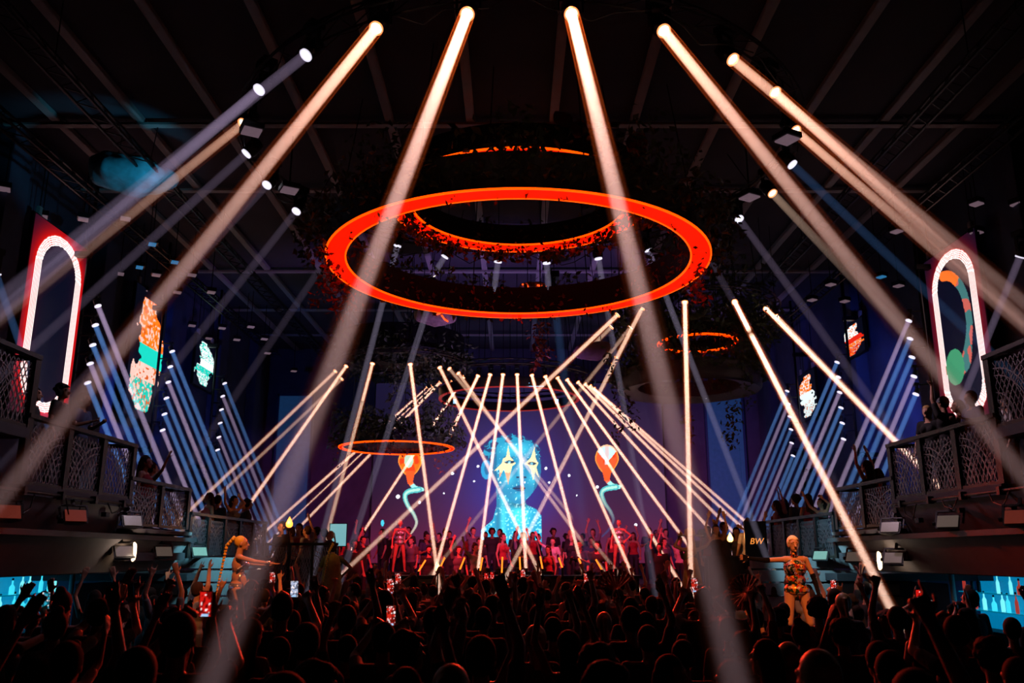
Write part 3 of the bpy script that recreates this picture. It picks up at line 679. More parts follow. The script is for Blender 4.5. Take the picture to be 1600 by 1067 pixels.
def beam_end(a, d):
    t = 60
    for c, n in ((10.4, 0), (-10.4, 0)):
        if abs(d[n]) > 1e-6:
            q = (c-a[n])/d[n]
            if q > 0: t = min(t, q)
    for c, n in ((-1.5, 1), (35.9, 1), (.01, 2)):
        if abs(d[n]) > 1e-6:
            q = (c-a[n])/d[n]
            if q > 0: t = min(t, q)
    return t
LINKS = {}
def beam_lamp(a, b, r, power, col, spread, label, group=None, cool=False, cap=None, m=haze, link=None):
    a, b = Vector(a), Vector(b); d = (b-a).normalized(); L = beam_end(a, d)
    if cap: L = min(L, cap)
    q = d.to_track_quat('Z', 'Y')
    o = empty('moving_head', a, label, 'stage light', group)
    head, rim, ln, lnb, yoke, base, rimc = lamp_meshes(r)
    R = lambda nm, me: put(nm, me, o, None, q)
    R('head', head); R('lens_rim', rimc if cool else rim); R('lens', lnb if cool else ln)
    s = r/.09 if r > .067 else .42; up = Quaternion((0, 0, 1), math.atan2(d.y, d.x)+PI/2)
    back = -d*.18*s
    put('yoke', yoke, o, back, up); put('base', base, o, back, up)
    if m is haze_far or link == 'cans': obj('hanging_rod', MB().tube([back+Vector((0, 0, .44*s)), (back.x, back.y, CEIL-a.z)], .009, 5), black, o)
    halo = not cool and power > 1.2
    n = 16; R0 = r*(1.38 if halo else 1.04); R1 = R0+math.tan(math.radians(spread/2))*L
    vs = [(R0*math.cos(2*PI*k/n), R0*math.sin(2*PI*k/n), .005) for k in range(n)]+[(R1*math.cos(2*PI*k/n), R1*math.sin(2*PI*k/n), L) for k in range(n)]
    fs = [(k, (k+1) % n, n+(k+1) % n, n+k) for k in range(n)]+[tuple(reversed(range(n))), tuple(range(n, 2*n))]
    me = bpy.data.meshes.new('light_shaft'); me.from_pydata(vs, [], fs); me.materials.append(haze_thin if cool else m)
    sh = put('light_shaft', me, o, None, q); sh['label'] = 'pale shaft of light through the haze'
    SHAFTS.objects.link(sh); LINKS.setdefault(link or label, []).append((sh, None))
    l = bpy.data.lights.new('beam', 'AREA'); l.shape = 'DISK'; l.size = 2*r; l.spread = math.radians(spread); l.energy = power; l.color = col
    lo = bpy.data.objects.new('beam', l); COL.objects.link(lo); lo.parent = o; lo.location = d*.002
    lo.rotation_mode = 'QUATERNION'; lo.rotation_quaternion = d.to_track_quat('-Z', 'Y')
    LINKS[link or label].append((None, lo))
    if halo:    # wider orange lamp added to give the shaft an orange edge
        l.size = 1.7*r; l2 = l.copy(); l2.size = 2.66*r; l2.energy = power*.75; l2.color = (1, .13, .015); h = lo.copy(); h.data = l2; COL.objects.link(h); h.location = d*.001; LINKS[link or label].append((None, h))
    return o
WARM = (1, .66, .52); MID = (1, .8, .64); COOL = (.8, .62, .95); BLUE = (.16, .42, 1)
TP = .315; CP = 3.4; PP = 4.2
# u0 v0 u1 v1 y1 power colour
T = [(730, 22, 330, 1067, 4.6, 26, WARM), (893, 22, 1150, 1067, 4.6, 26, WARM), (588, 44, 0, 779, 7.0, 17, WARM), (1037, 48, 1600, 745, 7.2, 17, WARM),
     (478, 86, 0, 466, 9.5, 6, COOL), (1145, 93, 1600, 473, 9.5, 9, WARM), (405, 140, 0, 489, 10.5, 9, COOL), (1211, 144, 1600, 502, 10.5, 11, WARM),
     (380, 193, 0, 500, 11.5, 4, WARM), (1243, 204, 1600, 512, 11.5, 8, WARM), (385, 240, 0, 588, 14, 3.5, COOL), (1238, 257, 1577, 579, 14, 3.5, BLUE),
     (417, 289, 0, 731, 13, 2.2, COOL), (1207, 302, 1550, 665, 14, 2.6, WARM), (463, 330, 168, 702, 15, 2.2, COOL), (1155, 342, 1439, 732, 15, 3, COOL),
     (533, 370, 317, 694, 17, 1.6, COOL), (1090, 371, 1358, 848, 18, 2.0, COOL)]
names = ['top centre-left', 'top centre-right', 'upper left', 'upper right', 'second upper left', 'second upper right', 'third upper left', 'third upper right', 'fourth left', 'fourth right', 'fifth left', 'fifth right', 'sixth left', 'sixth right', 'seventh left', 'seventh right', 'eighth left', 'eighth right']
truss = empty('lighting_truss', (.17, 16.1, 9.8), 'large circular black truss carrying beam lamps round the huge ring', 'truss')
def ring_truss(o, r, w, nseg=48):
    m = MB()
    for rr, z in ((r-w/2, .35), (r+w/2, .35), (r, .35+w*.8)): m.hoop((0, 0, z), [(rr+.025*math.cos(t), .025*math.sin(t)) for t in (0, PI/2, PI, 3*PI/2)], 72)
    obj('chord', m, black, o, False); m = MB()
    for k in range(nseg):
        t = 2*PI*k/nseg; t2 = 2*PI*(k+1)/nseg; P = lambda rr, z, a: (rr*math.cos(a), rr*math.sin(a), z)
        m.bar(P(r-w/2, .35, t), P(r+w/2, .35, t), .016).bar(P(r-w/2, .35, t), P(r, .35+w*.8, t2), .016).bar(P(r+w/2, .35, t), P(r, .35+w*.8, t2), .016)
    obj('lacing', m, black, o)['kind'] = 'stuff'
ring_truss(truss, 5.4, .3); cables(truss, 5.4, .5, CEIL-9.8, 8)
cab = MB(); rr_ = random.Random(4)
for k in range(16):
    t = 2*PI*k/16; p = [(5.4*math.cos(t+q*.06), 5.4*math.sin(t+q*.06), .3-.35*math.sin(q/6*PI)*rr_.uniform(.4, 1.2)) for q in range(7)]; cab.tube(p, .012, 5)
obj('cable', cab, black, truss)
for k, (u0, v0, u1, v1, y1, P, c) in enumerate(T):
    a = at_z(u0, v0, 9.8); b = at_y(u1, v1, y1)
    beam_lamp(a, b, .085, P*TP, c, .5, 'beam lamp on the large circular truss, %s lamp with its shaft' % names[k], 'beam lamps on the large circular truss', c is BLUE or c is COOL)
# lamps clamped on wall poles
def pole(sx, pts, y, slope, P, label, n0):
    X = 9.45; a0 = at_x(*pts[0], sx*X); a1 = at_x(*pts[-1], sx*X)
    o = empty('lamp_pole', (sx*X, a0.y, 0), 'black vertical pole carrying the %s row of beam lamps' % label, 'pole')
    obj('pole', MB().tube([(sx*.35, 0, 3.0), (sx*.35, 0, CEIL)], .04, 8), black, o, True)
    for zz in (5, 9): obj('wall_bracket', MB().span((sx*.3, -.08, zz), (sx*.9, .08, zz+.12)), black, o)
    for k, (u, v) in enumerate(pts):
        a = at_x(u, v, sx*X); b = at_y(u-sx*100, v+100*slope, a.y+.4)
        obj('clamp', MB().bar((sx*.38, 0, a.z+.24), (sx*.07, a.y-a0.y-.02, a.z+.22), .03), black, o)
        beam_lamp(a, b, .061, P*PP, BLUE if (k+n0) % 3 else COOL, .4, '%s from the top of the beam lamps on the %s pole' % (ORD[k], label), 'beam lamps on the %s pole' % label, True, link=label, cap=(a.z-2.3)/max(.2, -((b-a).normalized().z)))
pole(-1, [(153, 478), (149, 508), (145, 539), (141, 568), (137, 598)], 0, 2.5, 1.5, 'nearest left', 0)
pole(-1, [(269, 549), (266, 573), (263, 597), (260, 622), (257, 647), (254, 672)], 0, 2.47, 1.3, 'middle left', 1)
pole(-1, [(351, 599), (348, 619), (346, 640), (344, 661), (342, 683), (340, 703)], 0, 2.5, .8, 'farthest left', 2)
pole(1, [(1420, 501), (1422, 529), (1425, 558), (1428, 588), (1431, 616)], 0, 2.4, 1.3, 'nearest right', 0)
pole(1, [(1308, 566), (1310, 589), (1312, 613), (1314, 637), (1316, 661), (1318, 686)], 0, 2.4, 1.3, 'middle right', 1)
pole(1, [(1230, 611), (1232, 631), (1234, 651), (1236, 671), (1237, 692), (1239, 712)], 0, 2.45, 1.0, 'farthest right', 2)
# cluster above the stage
trC = empty('lighting_truss', (-.2, 28.8, 7.7), 'circular black truss in front of the stage screen', 'truss'); ring_truss(trC, 2.95, .22, 36); cables(trC, 2.95, .5, CEIL-7.7, 6)
Cb = [(688, 597, 447, 845), (675, 603, 440, 826), (668, 606, 435, 812), (707, 596, 495, 852), (726, 588, 526, 895), (747, 587, 612, 870), (766, 585, 683, 880), (786, 585, 746, 897), (808, 585, 822, 897), (831, 586, 912, 896), (852, 588, 984, 889), (871, 590, 1058, 904),
      (886, 593, 1067, 840), (903, 597, 1101, 818), (914, 600, 1126, 811), (922, 603, 1153, 818), (928, 607, 1165, 815)]
Cb.sort()
for k, (u0, v0, u1, v1) in enumerate(Cb):
    s = (u0-798)/130; s = max(-1, min(1, s)); y0 = 28.8-2.95*math.sqrt(1-s*s*.97); y1 = y0-1.5
    if k < 5: y0 = 28.9; y1 = 30.5
    beam_lamp(at_y(u0, v0, y0), at_y(u1, v1, y1), .056, (5.5 if 3 < k < 13 else 4.0)*CP*.72, MID, .3, m=haze_far, label='%s from the left of the beam lamps above the stage' % ORD[k], group='beam lamps on the truss before the stage screen')
trL = empty('lighting_truss', (-3.45, 26, 7.7), 'circular black truss above the low red ring', 'truss'); ring_truss(trL, 1.93, .2, 28); cables(trL, 1.93, .5, CEIL-7.7, 4)
for k, (u0, v0, u1, v1, P, y) in enumerate([(524, 580, 300, 794, 2.2, 25.9), (534, 592, 325, 790, 1.1, 26.3), (541, 572, 375, 809, 4.2, 25.2), (582, 568, 494, 900, 3.4, 24.4), (641, 569, 682, 885, 4.4, 24.1), (687, 574, 845, 899, 3.6, 24.6), (702, 576, 967, 896, 1.2, 25), (716, 583, 946, 896, 2.2, 25.6)]):
    beam_lamp(at_y(u0, v0, y), at_y(u1, v1, y-1.5), .058, P*CP*.75, MID, .3, m=haze_far, label='%s from the left of the beam lamps above the low red ring' % ORD[k], group='beam lamps on the truss above the low red ring')
trR = empty('lighting_truss', (4.9, 22.4, 8.4), 'circular black truss round the small high red ring', 'truss'); ring_truss(trR, 2.2, .2, 32); cables(trR, 2.2, .5, CEIL-8.4, 4)
for k, (u0, v0, u1, v1, P, y, y2) in enumerate([(955, 511, 575, 895, 1.2, 22.6, 24), (965, 492, 552, 880, 3.4, 21.6, 23), (985, 512, 760, 790, 1.0, 22, 24), (1003, 482, 795, 892, 3.0, 20.8, 22), (1070, 472, 1080, 915, 5.5, 20.2, 18.5), (1148, 472, 1372, 912, 5.0, 20.4, 12.6), (1197, 482, 1409, 700, 4.6, 21.2, 17), (1214, 495, 1437, 727, 1.8, 21.8, 17)]):
    beam_lamp(at_y(u0, v0, y), at_y(u1, v1, y2), .064, P*CP*.85, MID, .35, m=haze_far, label='%s from the left of the beam lamps round the small high ring' % ORD[k], group='beam lamps on the truss round the small high ring')
# spot lamps in cans round the inside of the huge ring, with faint shafts
for k, (u0, v0, u1, v1) in enumerate([(621, 384, 560, 620), (695, 401, 462, 770), (672, 470, 547, 860), (778, 409, 745, 660), (854, 411, 893, 885), (935, 404, 1018, 893), (1013, 391, 1196, 866)]):
    beam_lamp(at_y(u0, v0, 19.4), at_y(u1, v1, 19.8), .075, 2.2, (.8, .72, 1), .5, '%s from the left of the dim can lamps inside the huge ring' % ORD[k], 'dim can lamps inside the huge ring', True, m=haze, link='cans')
beam_lamp(at_y(1105, 622, 24), at_y(1138, 815, 24), .05, .8, COOL, .3, 'single dim beam lamp under the wide unlit ring', None, True, link='x')
beam_lamp(at_x(1594, 401, 9.6), at_x(1500, 633, 9.0), .07, 1.8, COOL, .4, 'beam lamp at the far right edge, crossing the warm shafts', None, True, link='x')
beam_lamp(at_x(-6, 430, -9.6), at_x(55, 606, -9.2), .07, 1.8, BLUE, .4, 'beam lamp at the far left edge, blue shaft behind the oval', None, True, link='x')
bw = beam_lamp(at_y(866, 470, 24), at_y(888, 640, 24), .12, 1.5, BLUE, 3.5, 'soft blue wash lamp hanging behind the huge ring', None, True, link='x')

obj('hanging_cable', MB().tube([(0, 0, .4), (0, 0, CEIL-bw.location.z)], .012, 5), black, bw)
# small square ceiling lights
sq = MB().box((0, 0, 0), (.2, .2, .03)).mesh('light_panel', mat('square_panel_glow', (.3, .25, .28), .5, emit=1, ecol=(.11, .07, .09), noise=.3, scale=20))
sqb = MB().box((0, 0, 0), (.16, .2, .03)).mesh('light_panel', mat('blue_square_glow', (.1, .2, .5), .5, emit=1, ecol=(.02, .14, .3), noise=.3, scale=20))
sqh = MB().box((0, 0, .07), (.24, .24, .1)).tube([(0, 0, .1), (0, 0, 1.2)], .012, 5).mesh('housing', black)
SQ = [(187, 428), (244, 430), (224, 455), (277, 457), (300, 430), (330, 457), (300, 509), (326, 529), (347, 513), (370, 531), (392, 511), (413, 530), (130, 343), (66, 339), (7, 296), (196, 342), (393, 206), (418, 552), (459, 580), (273, 410), (238, 382), (218, 418), (452, 298),
      (1230, 219), (1171, 309), (1590, 320), (1526, 319), (1401, 362), (1526, 364), (1298, 445), (1404, 447), (1269, 469), (1320, 471), (1377, 433)]
SQ.sort(key=lambda q: q[0])
nl = sum(q[0] < 800 for q in SQ)
for k, (u, v) in enumerate(SQ):
    p = at_z(u, v, 9.4); i = k if u < 800 else k-nl
    if abs(p.x) > 10.2: p = at_x(u, v, 10.2 if p.x > 0 else -10.2)
    word = (ORD+['nineteenth', 'twentieth', 'twenty-first', 'twenty-second', 'twenty-third', 'twenty-fourth'])[i]
    o = empty('ceiling_lamp', p, 'small square lamp panel under the %s ceiling, %s counting from the %s' % ('left' if u < 800 else 'right', word, 'side wall' if u < 800 else 'huge ring'), 'ceiling lamp', 'small square lamps under the side ceilings', (0, 0, .5))
    put('light_panel', sqb if (u, v) in ((273, 410), (218, 418), (238, 382), (1377, 433)) else sq, o); put('housing', sqh, o)
    if (u, v) in ((393, 206), (452, 298), (1230, 219), (1171, 309)): o.scale = (1.5, 1.5, 1)
# straight side trusses
for sx in (-1, 1):
    for j, x in enumerate((7.2, 9.0)):
        o = empty('lighting_truss', (sx*x, 18, 9.7), 'straight black truss under the %s ceiling, %s' % ('left' if sx < 0 else 'right', ('nearer the huge ring', 'nearer the wall')[j]), 'truss', 'straight trusses under the side ceilings')
        m = MB()
        for dx, dz in ((-.15, 0), (.15, 0), (0, .26)): m.bar((dx, -9, dz), (dx, 14, dz), .04)
        obj('chord', m, black, o); m = MB()
        for k in range(46):
            y = -9+k*.5; m.bar((-.15, y, 0), (.15, y+.25, 0), .018).bar((-.15, y, 0), (0, y+.25, .26), .018).bar((.15, y, 0), (0, y+.25, .26), .018)
        obj('lacing', m, black, o)['kind'] = 'stuff'
        for q in (-6, 2, 10): obj('hanging_cable', MB().bar((0, q, .2), (0, q, 1.3), .015), black, o)
# ---------------------------------------------------------------- stage and platforms
stage_m = mat('stage_black', (.03, .03, .035), .5, noise=.3)
for n, (y0, y1, z) in enumerate(((23.5, 26.4, .9), (26.4, 29.0, 1.15), (29.0, 34.5, 1.4))):
    structure('trim_%d' % (60+n), MB().span((-6.3, y0, 0), (6.3, y1, z)), stage_m)
booth = empty('stage_barrier', (0, 22.7, 0), 'dark stage front wall carrying the row of glowing orange tubes', 'stage front')
for k in range(8): obj('panel', MB().span((-3.18+k*.8, -.1, .02), (-2.42+k*.8, 0, 1.72)), stage_m, booth)
obj('frame', MB().span((-3.25, 0, 0), (3.25, .6, 1.74)).span((-3.3, -.12, 1.74), (3.3, .65, 1.8)), black, booth)
tube_m = mat('orange_light_tube', (.4, .1, .0), .4, emit=1, ecol=(3.0, .42, .03))
TB = [(665, 875, 653, 894), (695, 871, 687, 888), (726, 871, 718, 891), (754, 871, 750, 893), (785, 870, 784, 897), (812, 870, 813, 892), (844, 869, 848, 890), (873, 871, 879, 888), (904, 872, 911, 888), (931, 874, 941, 891)]
for k, (u0, v0, u1, v1) in enumerate(TB):
    a = at_y(u0, v0, 22.65); b = at_y(u1, v1, 22.65)
    o = empty('light_tube', (b.x, 22.65, 1.8), 'slim glowing orange tube on the stage front, %s from the left' % ORD[k], 'light tube', 'orange tubes along the stage front')
    a = a-o.location; b = b-o.location; b.z = max(b.z, .03)
    obj('glowing_rod', MB().tube([b, a], .02, 8), tube_m, o, True)
    obj('socket', MB().tube([(b.x, 0, 0), b+(a-b)*.08], .03, 8), black, o)
# DJ desk
desk = empty('mixing_desk', (0, 24.2, .9), 'black mixing desk on stage behind the glowing orange tubes', 'desk')
obj('table', MB().span((-1.1, -.3, 0), (1.1, .3, .98)), black, desk)
for k, x in enumerate((-.75, -.25, .25, .75)):
    obj('player', MB().span((x-.18, -.2, .98), (x+.18, .2, 1.06)), dark, desk)
    obj('jog_wheel', MB().lathe([(.1, 1.06), (.1, 1.08)], 16, (x, 0, 0)), strip_m, desk)
# side platforms with railings
lp = lattice(.86, .9)
for sx in (-1, 1):
    side = 'left' if sx < 0 else 'right'
    structure('trim_%d' % (66 if sx < 0 else 67), MB().span((sx*3.95, 20.0, 0), (sx*5.3, 23.4, 1.27)).span((sx*5.3, 20.0, 0), (sx*6.4, 23.4, 1.27)), stage_m)
rl = empty('platform_railing', (-5.55, 19.95, 1.3), 'black railing with diagonal bars before the left guest platform', 'railing')
lm = lp.mesh('lattice_panel', lattice_m)
for k in range(3):
    put('lattice_panel', lm, rl, (k*.52+.02, 0, .28), (0, 0, -PI/2)).scale = (1, .55, 1)
obj('top_rail', MB().box((.78, 0, 1.25), (1.65, .08, .06)), black, rl)
for k in range(4): obj('post', MB().box((k*.52, 0, .62), (.06, .06, 1.24)), black, rl)
screen_cy = mat('pale_cyan_sign', (.5, .8, .8), .4, emit=1, ecol=(.16, .42, .46))
sb = empty('light_box', at_y(528, 845, 22.6), 'small pale cyan light box beside the left guest platform', 'light box')
obj('face', MB().box((0, -.03, .15), (.42, .02, .55)), screen_cy, sb); obj('frame', MB().box((0, 0, .15), (.46, .04, .59)), black, sb); obj('stand', MB().tube([(0, .03, -.12), (0, .03, -sb.location.z)], .03, 8), black, sb)
tb = empty('guest_table', (5.35, 20.3, 1.27), 'dark box-fronted table on the right guest platform', 'table')
obj('top', MB().box((0, 0, 1.0), (1.9, .6, .05)), stage_m, tb); obj('front_panel', MB().box((0, -.25, .5), (1.8, .04, .96)), stage_m, tb)
for x in (-.85, .85): obj('leg', MB().box((x, .22, .49), (.06, .06, .98)), black, tb)
sg = empty('sign_panel', at_y(1181, 846, 19.9), 'dark panel with glowing orange script letters right of the guest table', 'sign')
obj('board', MB().box((0, 0, -.1), (.5, .05, 1.1)), black, sg); obj('base', MB().box((0, .03, -1.35), (.55, .3, 1.5)), stage_m, sg)
tc = bpy.data.curves.new('lettering', 'FONT'); tc.body = 'BW'; tc.size = .19; tc.extrude = .006; tc.shear = .25; tc.align_x = 'CENTER'; tc.align_y = 'CENTER'
tmp = bpy.data.objects.new('lettering', tc); COL.objects.link(tmp); bpy.context.view_layer.update()
lme = bpy.data.meshes.new_from_object(tmp.evaluated_get(bpy.context.evaluated_depsgraph_get())); bpy.data.objects.remove(tmp)
put('lettering', lme, sg, (0, -.035, 0), (PI/2, 0, 0)); lme.materials.clear(); lme.materials.append(mat('orange_letter', (.5, .2, .05), .4, emit=1, ecol=(.9, .3, .05)))
flame_m = mat('orange_flame_glow', (.9, .5, .2), .3, emit=1, ecol=(4.5, 1.1, .12)); bulb_m = mat('warm_bulb', (.9, .7, .4), .3, emit=1, ecol=(5, 2.2, .6))
def table_lamp(p, z0, label, s=1, m=flame_m, e=4):
    o = empty('table_lamp', (p.x, p.y, z0), label, 'lamp'); h = p.z-z0
    obj('stem', MB().tube([(0, 0, 0), (0, 0, max(.02, h-.1*s))], .018, 8), black, o)
    obj('cup', MB().lathe([(.02, h-.12*s), (.06*s, h-.08*s), (.065*s, h-.05*s)], 12), black, o)
    obj('flame', MB().lathe([(.015, h-.06*s), (.06*s, h-.02*s), (.065*s, h+.03*s), (.035*s, h+.09*s), (.005, h+.15*s)], 14), m, o, True)
    light('POINT', (p.x, p.y-.14, p.z+.08), (0, 0, 0), e, (1, .35, .1), .06)
table_lamp(at_y(452, 820, 21), 1.27, 'tall torch lamp with orange flame on the left guest platform', 1.3, e=10)
table_lamp(at_y(1141, 843, 20.4), 2.3, 'glowing orange flame lamp on the dark guest table at right', 1.1, bulb_m, e=12)
table_lamp(at_y(684, 889, 21.9), 0, 'small bright orange glow added where two light shafts land before the stage', 1, bulb_m, e=6)  # added glow for the bright spot where the shafts land

# ---------------------------------------------------------------- people
def sph_rings(n): return None
def cap_mesh_np(a, b, ra, rb, n=10):
    a = Vector(a); b = Vector(b); d = b-a; L = d.length
    if L < 1e-5: d = Vector((0, 0, 1)); L = 0
    q = d.to_track_quat('Z', 'Y') if L else Quaternion()
    vs = []; prof = [(math.sin(t)*ra, -math.cos(t)*ra) for t in (.0, .45, .9, 1.35)]+[(math.sin(t)*rb, L+math.cos(t)*rb) for t in (1.35, .9, .45, .0)]
    prof[0] = (ra*.05, -ra); prof[-1] = (rb*.05, L+rb)
    for r, z in prof:
        for k in range(n): t = 2*PI*k/n; vs.append(a+q @ Vector((r*math.cos(t), r*math.sin(t), z)))
    m = len(prof); fs = [(i*n+k, i*n+(k+1) % n, (i+1)*n+(k+1) % n, (i+1)*n+k) for i in range(m-1) for k in range(n)]
    return vs, fs+[tuple(reversed(range(n))), tuple(range((m-1)*n, m*n))]
class Clay(MB):
    def cap(s, a, b, ra, rb=None, n=10): return s.add(*cap_mesh_np(a, b, ra, rb if rb is not None else ra, n))
    def ell(s, c, r, rot=None, n=14):
        vs = []; c = Vector(c); m = 9
        for i in range(m+1):
            t = PI*i/m; rr = max(math.sin(t), .02)
            for k in range(n):
                p = Vector((rr*math.cos(2*PI*k/n)*r[0], rr*math.sin(2*PI*k/n)*r[1], -math.cos(t)*r[2])); vs.append(c+(rot @ p if rot else p))
        fs = [(i*n+k, i*n+(k+1) % n, (i+1)*n+(k+1) % n, (i+1)*n+k) for i in range(m) for k in range(n)]
        return s.add(vs, fs+[tuple(reversed(range(n))), tuple(range(m*n, (m+1)*n))])
    def fuse(s, name, m, voxel, ratio=None, smooth=2):
        me = bpy.data.meshes.new(name); me.from_pydata(s.v, [], s.f); o = bpy.data.objects.new(name, me); COL.objects.link(o)
        r = o.modifiers.new('r', 'REMESH'); r.mode = 'VOXEL'; r.voxel_size = voxel
        if smooth: sm = o.modifiers.new('s', 'SMOOTH'); sm.iterations = smooth; sm.factor = .5
        if ratio: de = o.modifiers.new('d', 'DECIMATE'); de.ratio = ratio
        dg = bpy.context.evaluated_depsgraph_get(); dg.update()
        out = bpy.data.meshes.new_from_object(o.evaluated_get(dg)); out.name = name
        bpy.data.objects.remove(o); bpy.data.meshes.remove(me)
        out.materials.clear(); out.materials.append(m); out.polygons.foreach_set('use_smooth', [True]*len(out.polygons))
        return out
ARMS = {'down': ((.25, -.01, 1.14), (.27, .09, .9)), 'up': ((.27, .05, 1.69), (.2, .1, 1.94)), 'high': ((.22, .06, 1.71), (.14, .1, 1.96)), 'bent': ((.27, .04, 1.16), (.15, .26, 1.24)),
        'phone': ((.25, .21, 1.5), (.13, .36, 1.69)), 'out': ((.46, .02, 1.42), (.71, .05, 1.45)), 'wave': ((.4, .05, 1.58), (.5, .1, 1.82)), 'lean': ((.26, .12, 1.2), (.18, .33, 1.12)), 'hip': ((.4, -.05, 1.22), (.22, .06, 1.05)), 'head': ((.36, .06, 1.6), (.14, .06, 1.74)),
        'fwd': ((.24, .25, 1.36), (.22, .5, 1.38)), 'point': ((.24, .1, 1.69), (.18, .18, 1.93))}
def hand(c, w, d, side, style, s=1.):
    """palm from wrist w along d; fingers end loosely bent, thumb leaves the side near the base"""
    d = Vector(d).normalized(); up = Vector((0, 1, 0)) if abs(d.y) < .8 else Vector((0, 0, 1)); x = d.cross(up).normalized(); n = x.cross(d).normalized()
    w = Vector(w)
    for i, (o, L) in enumerate(((-.033, .066), (-.011, .074), (.011, .07), (.033, .054))):
        k = w+x*o*s+d*.088*s; c.cap(w+x*o*.55*s, k, .016*s, .0125*s, 8)
        fold = {'open': (.1, .2), 'fist': (1.5, 1.9), 'grip': (.9, 1.5), 'point': ((.05, .1) if i in (0,) else (1.5, 1.9)), 'horn': ((.05, .1) if i in (0, 3) else (1.5, 1.9)), 'relax': (.4, .7)}[style]
        fan = o*2.2 if style == 'open' else o*.6
        d1 = (d*math.cos(fold[0])+n*math.sin(fold[0])+x*fan).normalized(); d2 = (d*math.cos(fold[0]+fold[1]*.8)+n*math.sin(fold[0]+fold[1]*.8)+x*fan).normalized()
        m = k+d1*L*.55*s; e = m+d2*L*.5*s; c.cap(k, m, .0105*s, .0095*s, 7); c.cap(m, e, .0095*s, .008*s, 7)
    t0 = w+x*(-side*.022)*s*1+d*.025*s; t1 = t0+(x*(-side)*.04+d*.03+n*.015)*s; t2 = t1+(x*(-side)*(.012)+d*.034+n*.01)*s
    c.cap(t0, t1, .014*s, .012*s, 7); c.cap(t1, t2, .011*s, .009*s, 7)
skin_ms = [mat('skin_light', (.55, .3, .2), .5, noise=.08), mat('skin_tan', (.38, .19, .12), .5, noise=.08), mat('skin_brown', (.2, .095, .06), .5, noise=.08)]
hair_ms = {'black': mat('black_hair', (.012, .01, .01), .8, spec=.1, noise=.5, scale=60), 'brown': mat('brown_hair', (.04, .02, .012), .8, spec=.1, noise=.5, scale=60), 'blond': mat('blond_hair', (.5, .32, .12), .5, noise=.3, scale=60), 'pale': mat('pale_blond_hair', (.85, .75, .45), .5, noise=.3, scale=60), 'yellow': mat('yellow_hair', (.75, .5, .06), .5, noise=.3, scale=40)}
cloth_ms = {'black': mat('black_cloth', (.015, .015, .017), .85, noise=.2), 'white': mat('white_cloth', (.6, .58, .56), .85, noise=.1), 'grey': mat('grey_cloth', (.14, .14, .16), .85, noise=.2), 'red': mat('red_cloth', (.35, .03, .03), .85, noise=.2), 'navy': mat('navy_cloth', (.02, .03, .08), .85, noise=.2), 'green': mat('olive_cloth', (.12, .13, .05), .85, noise=.2)}
trouser_m = mat('dark_trousers', (.02, .022, .03), .85, noise=.2); shoe_m = mat('dark_shoes', (.02, .02, .02), .5)
def joint(ar, side, tw=0):
    e, w_ = ARMS[ar]; return Vector((side*e[0], e[1], e[2])), Vector((side*w_[0], w_[1], w_[2]))
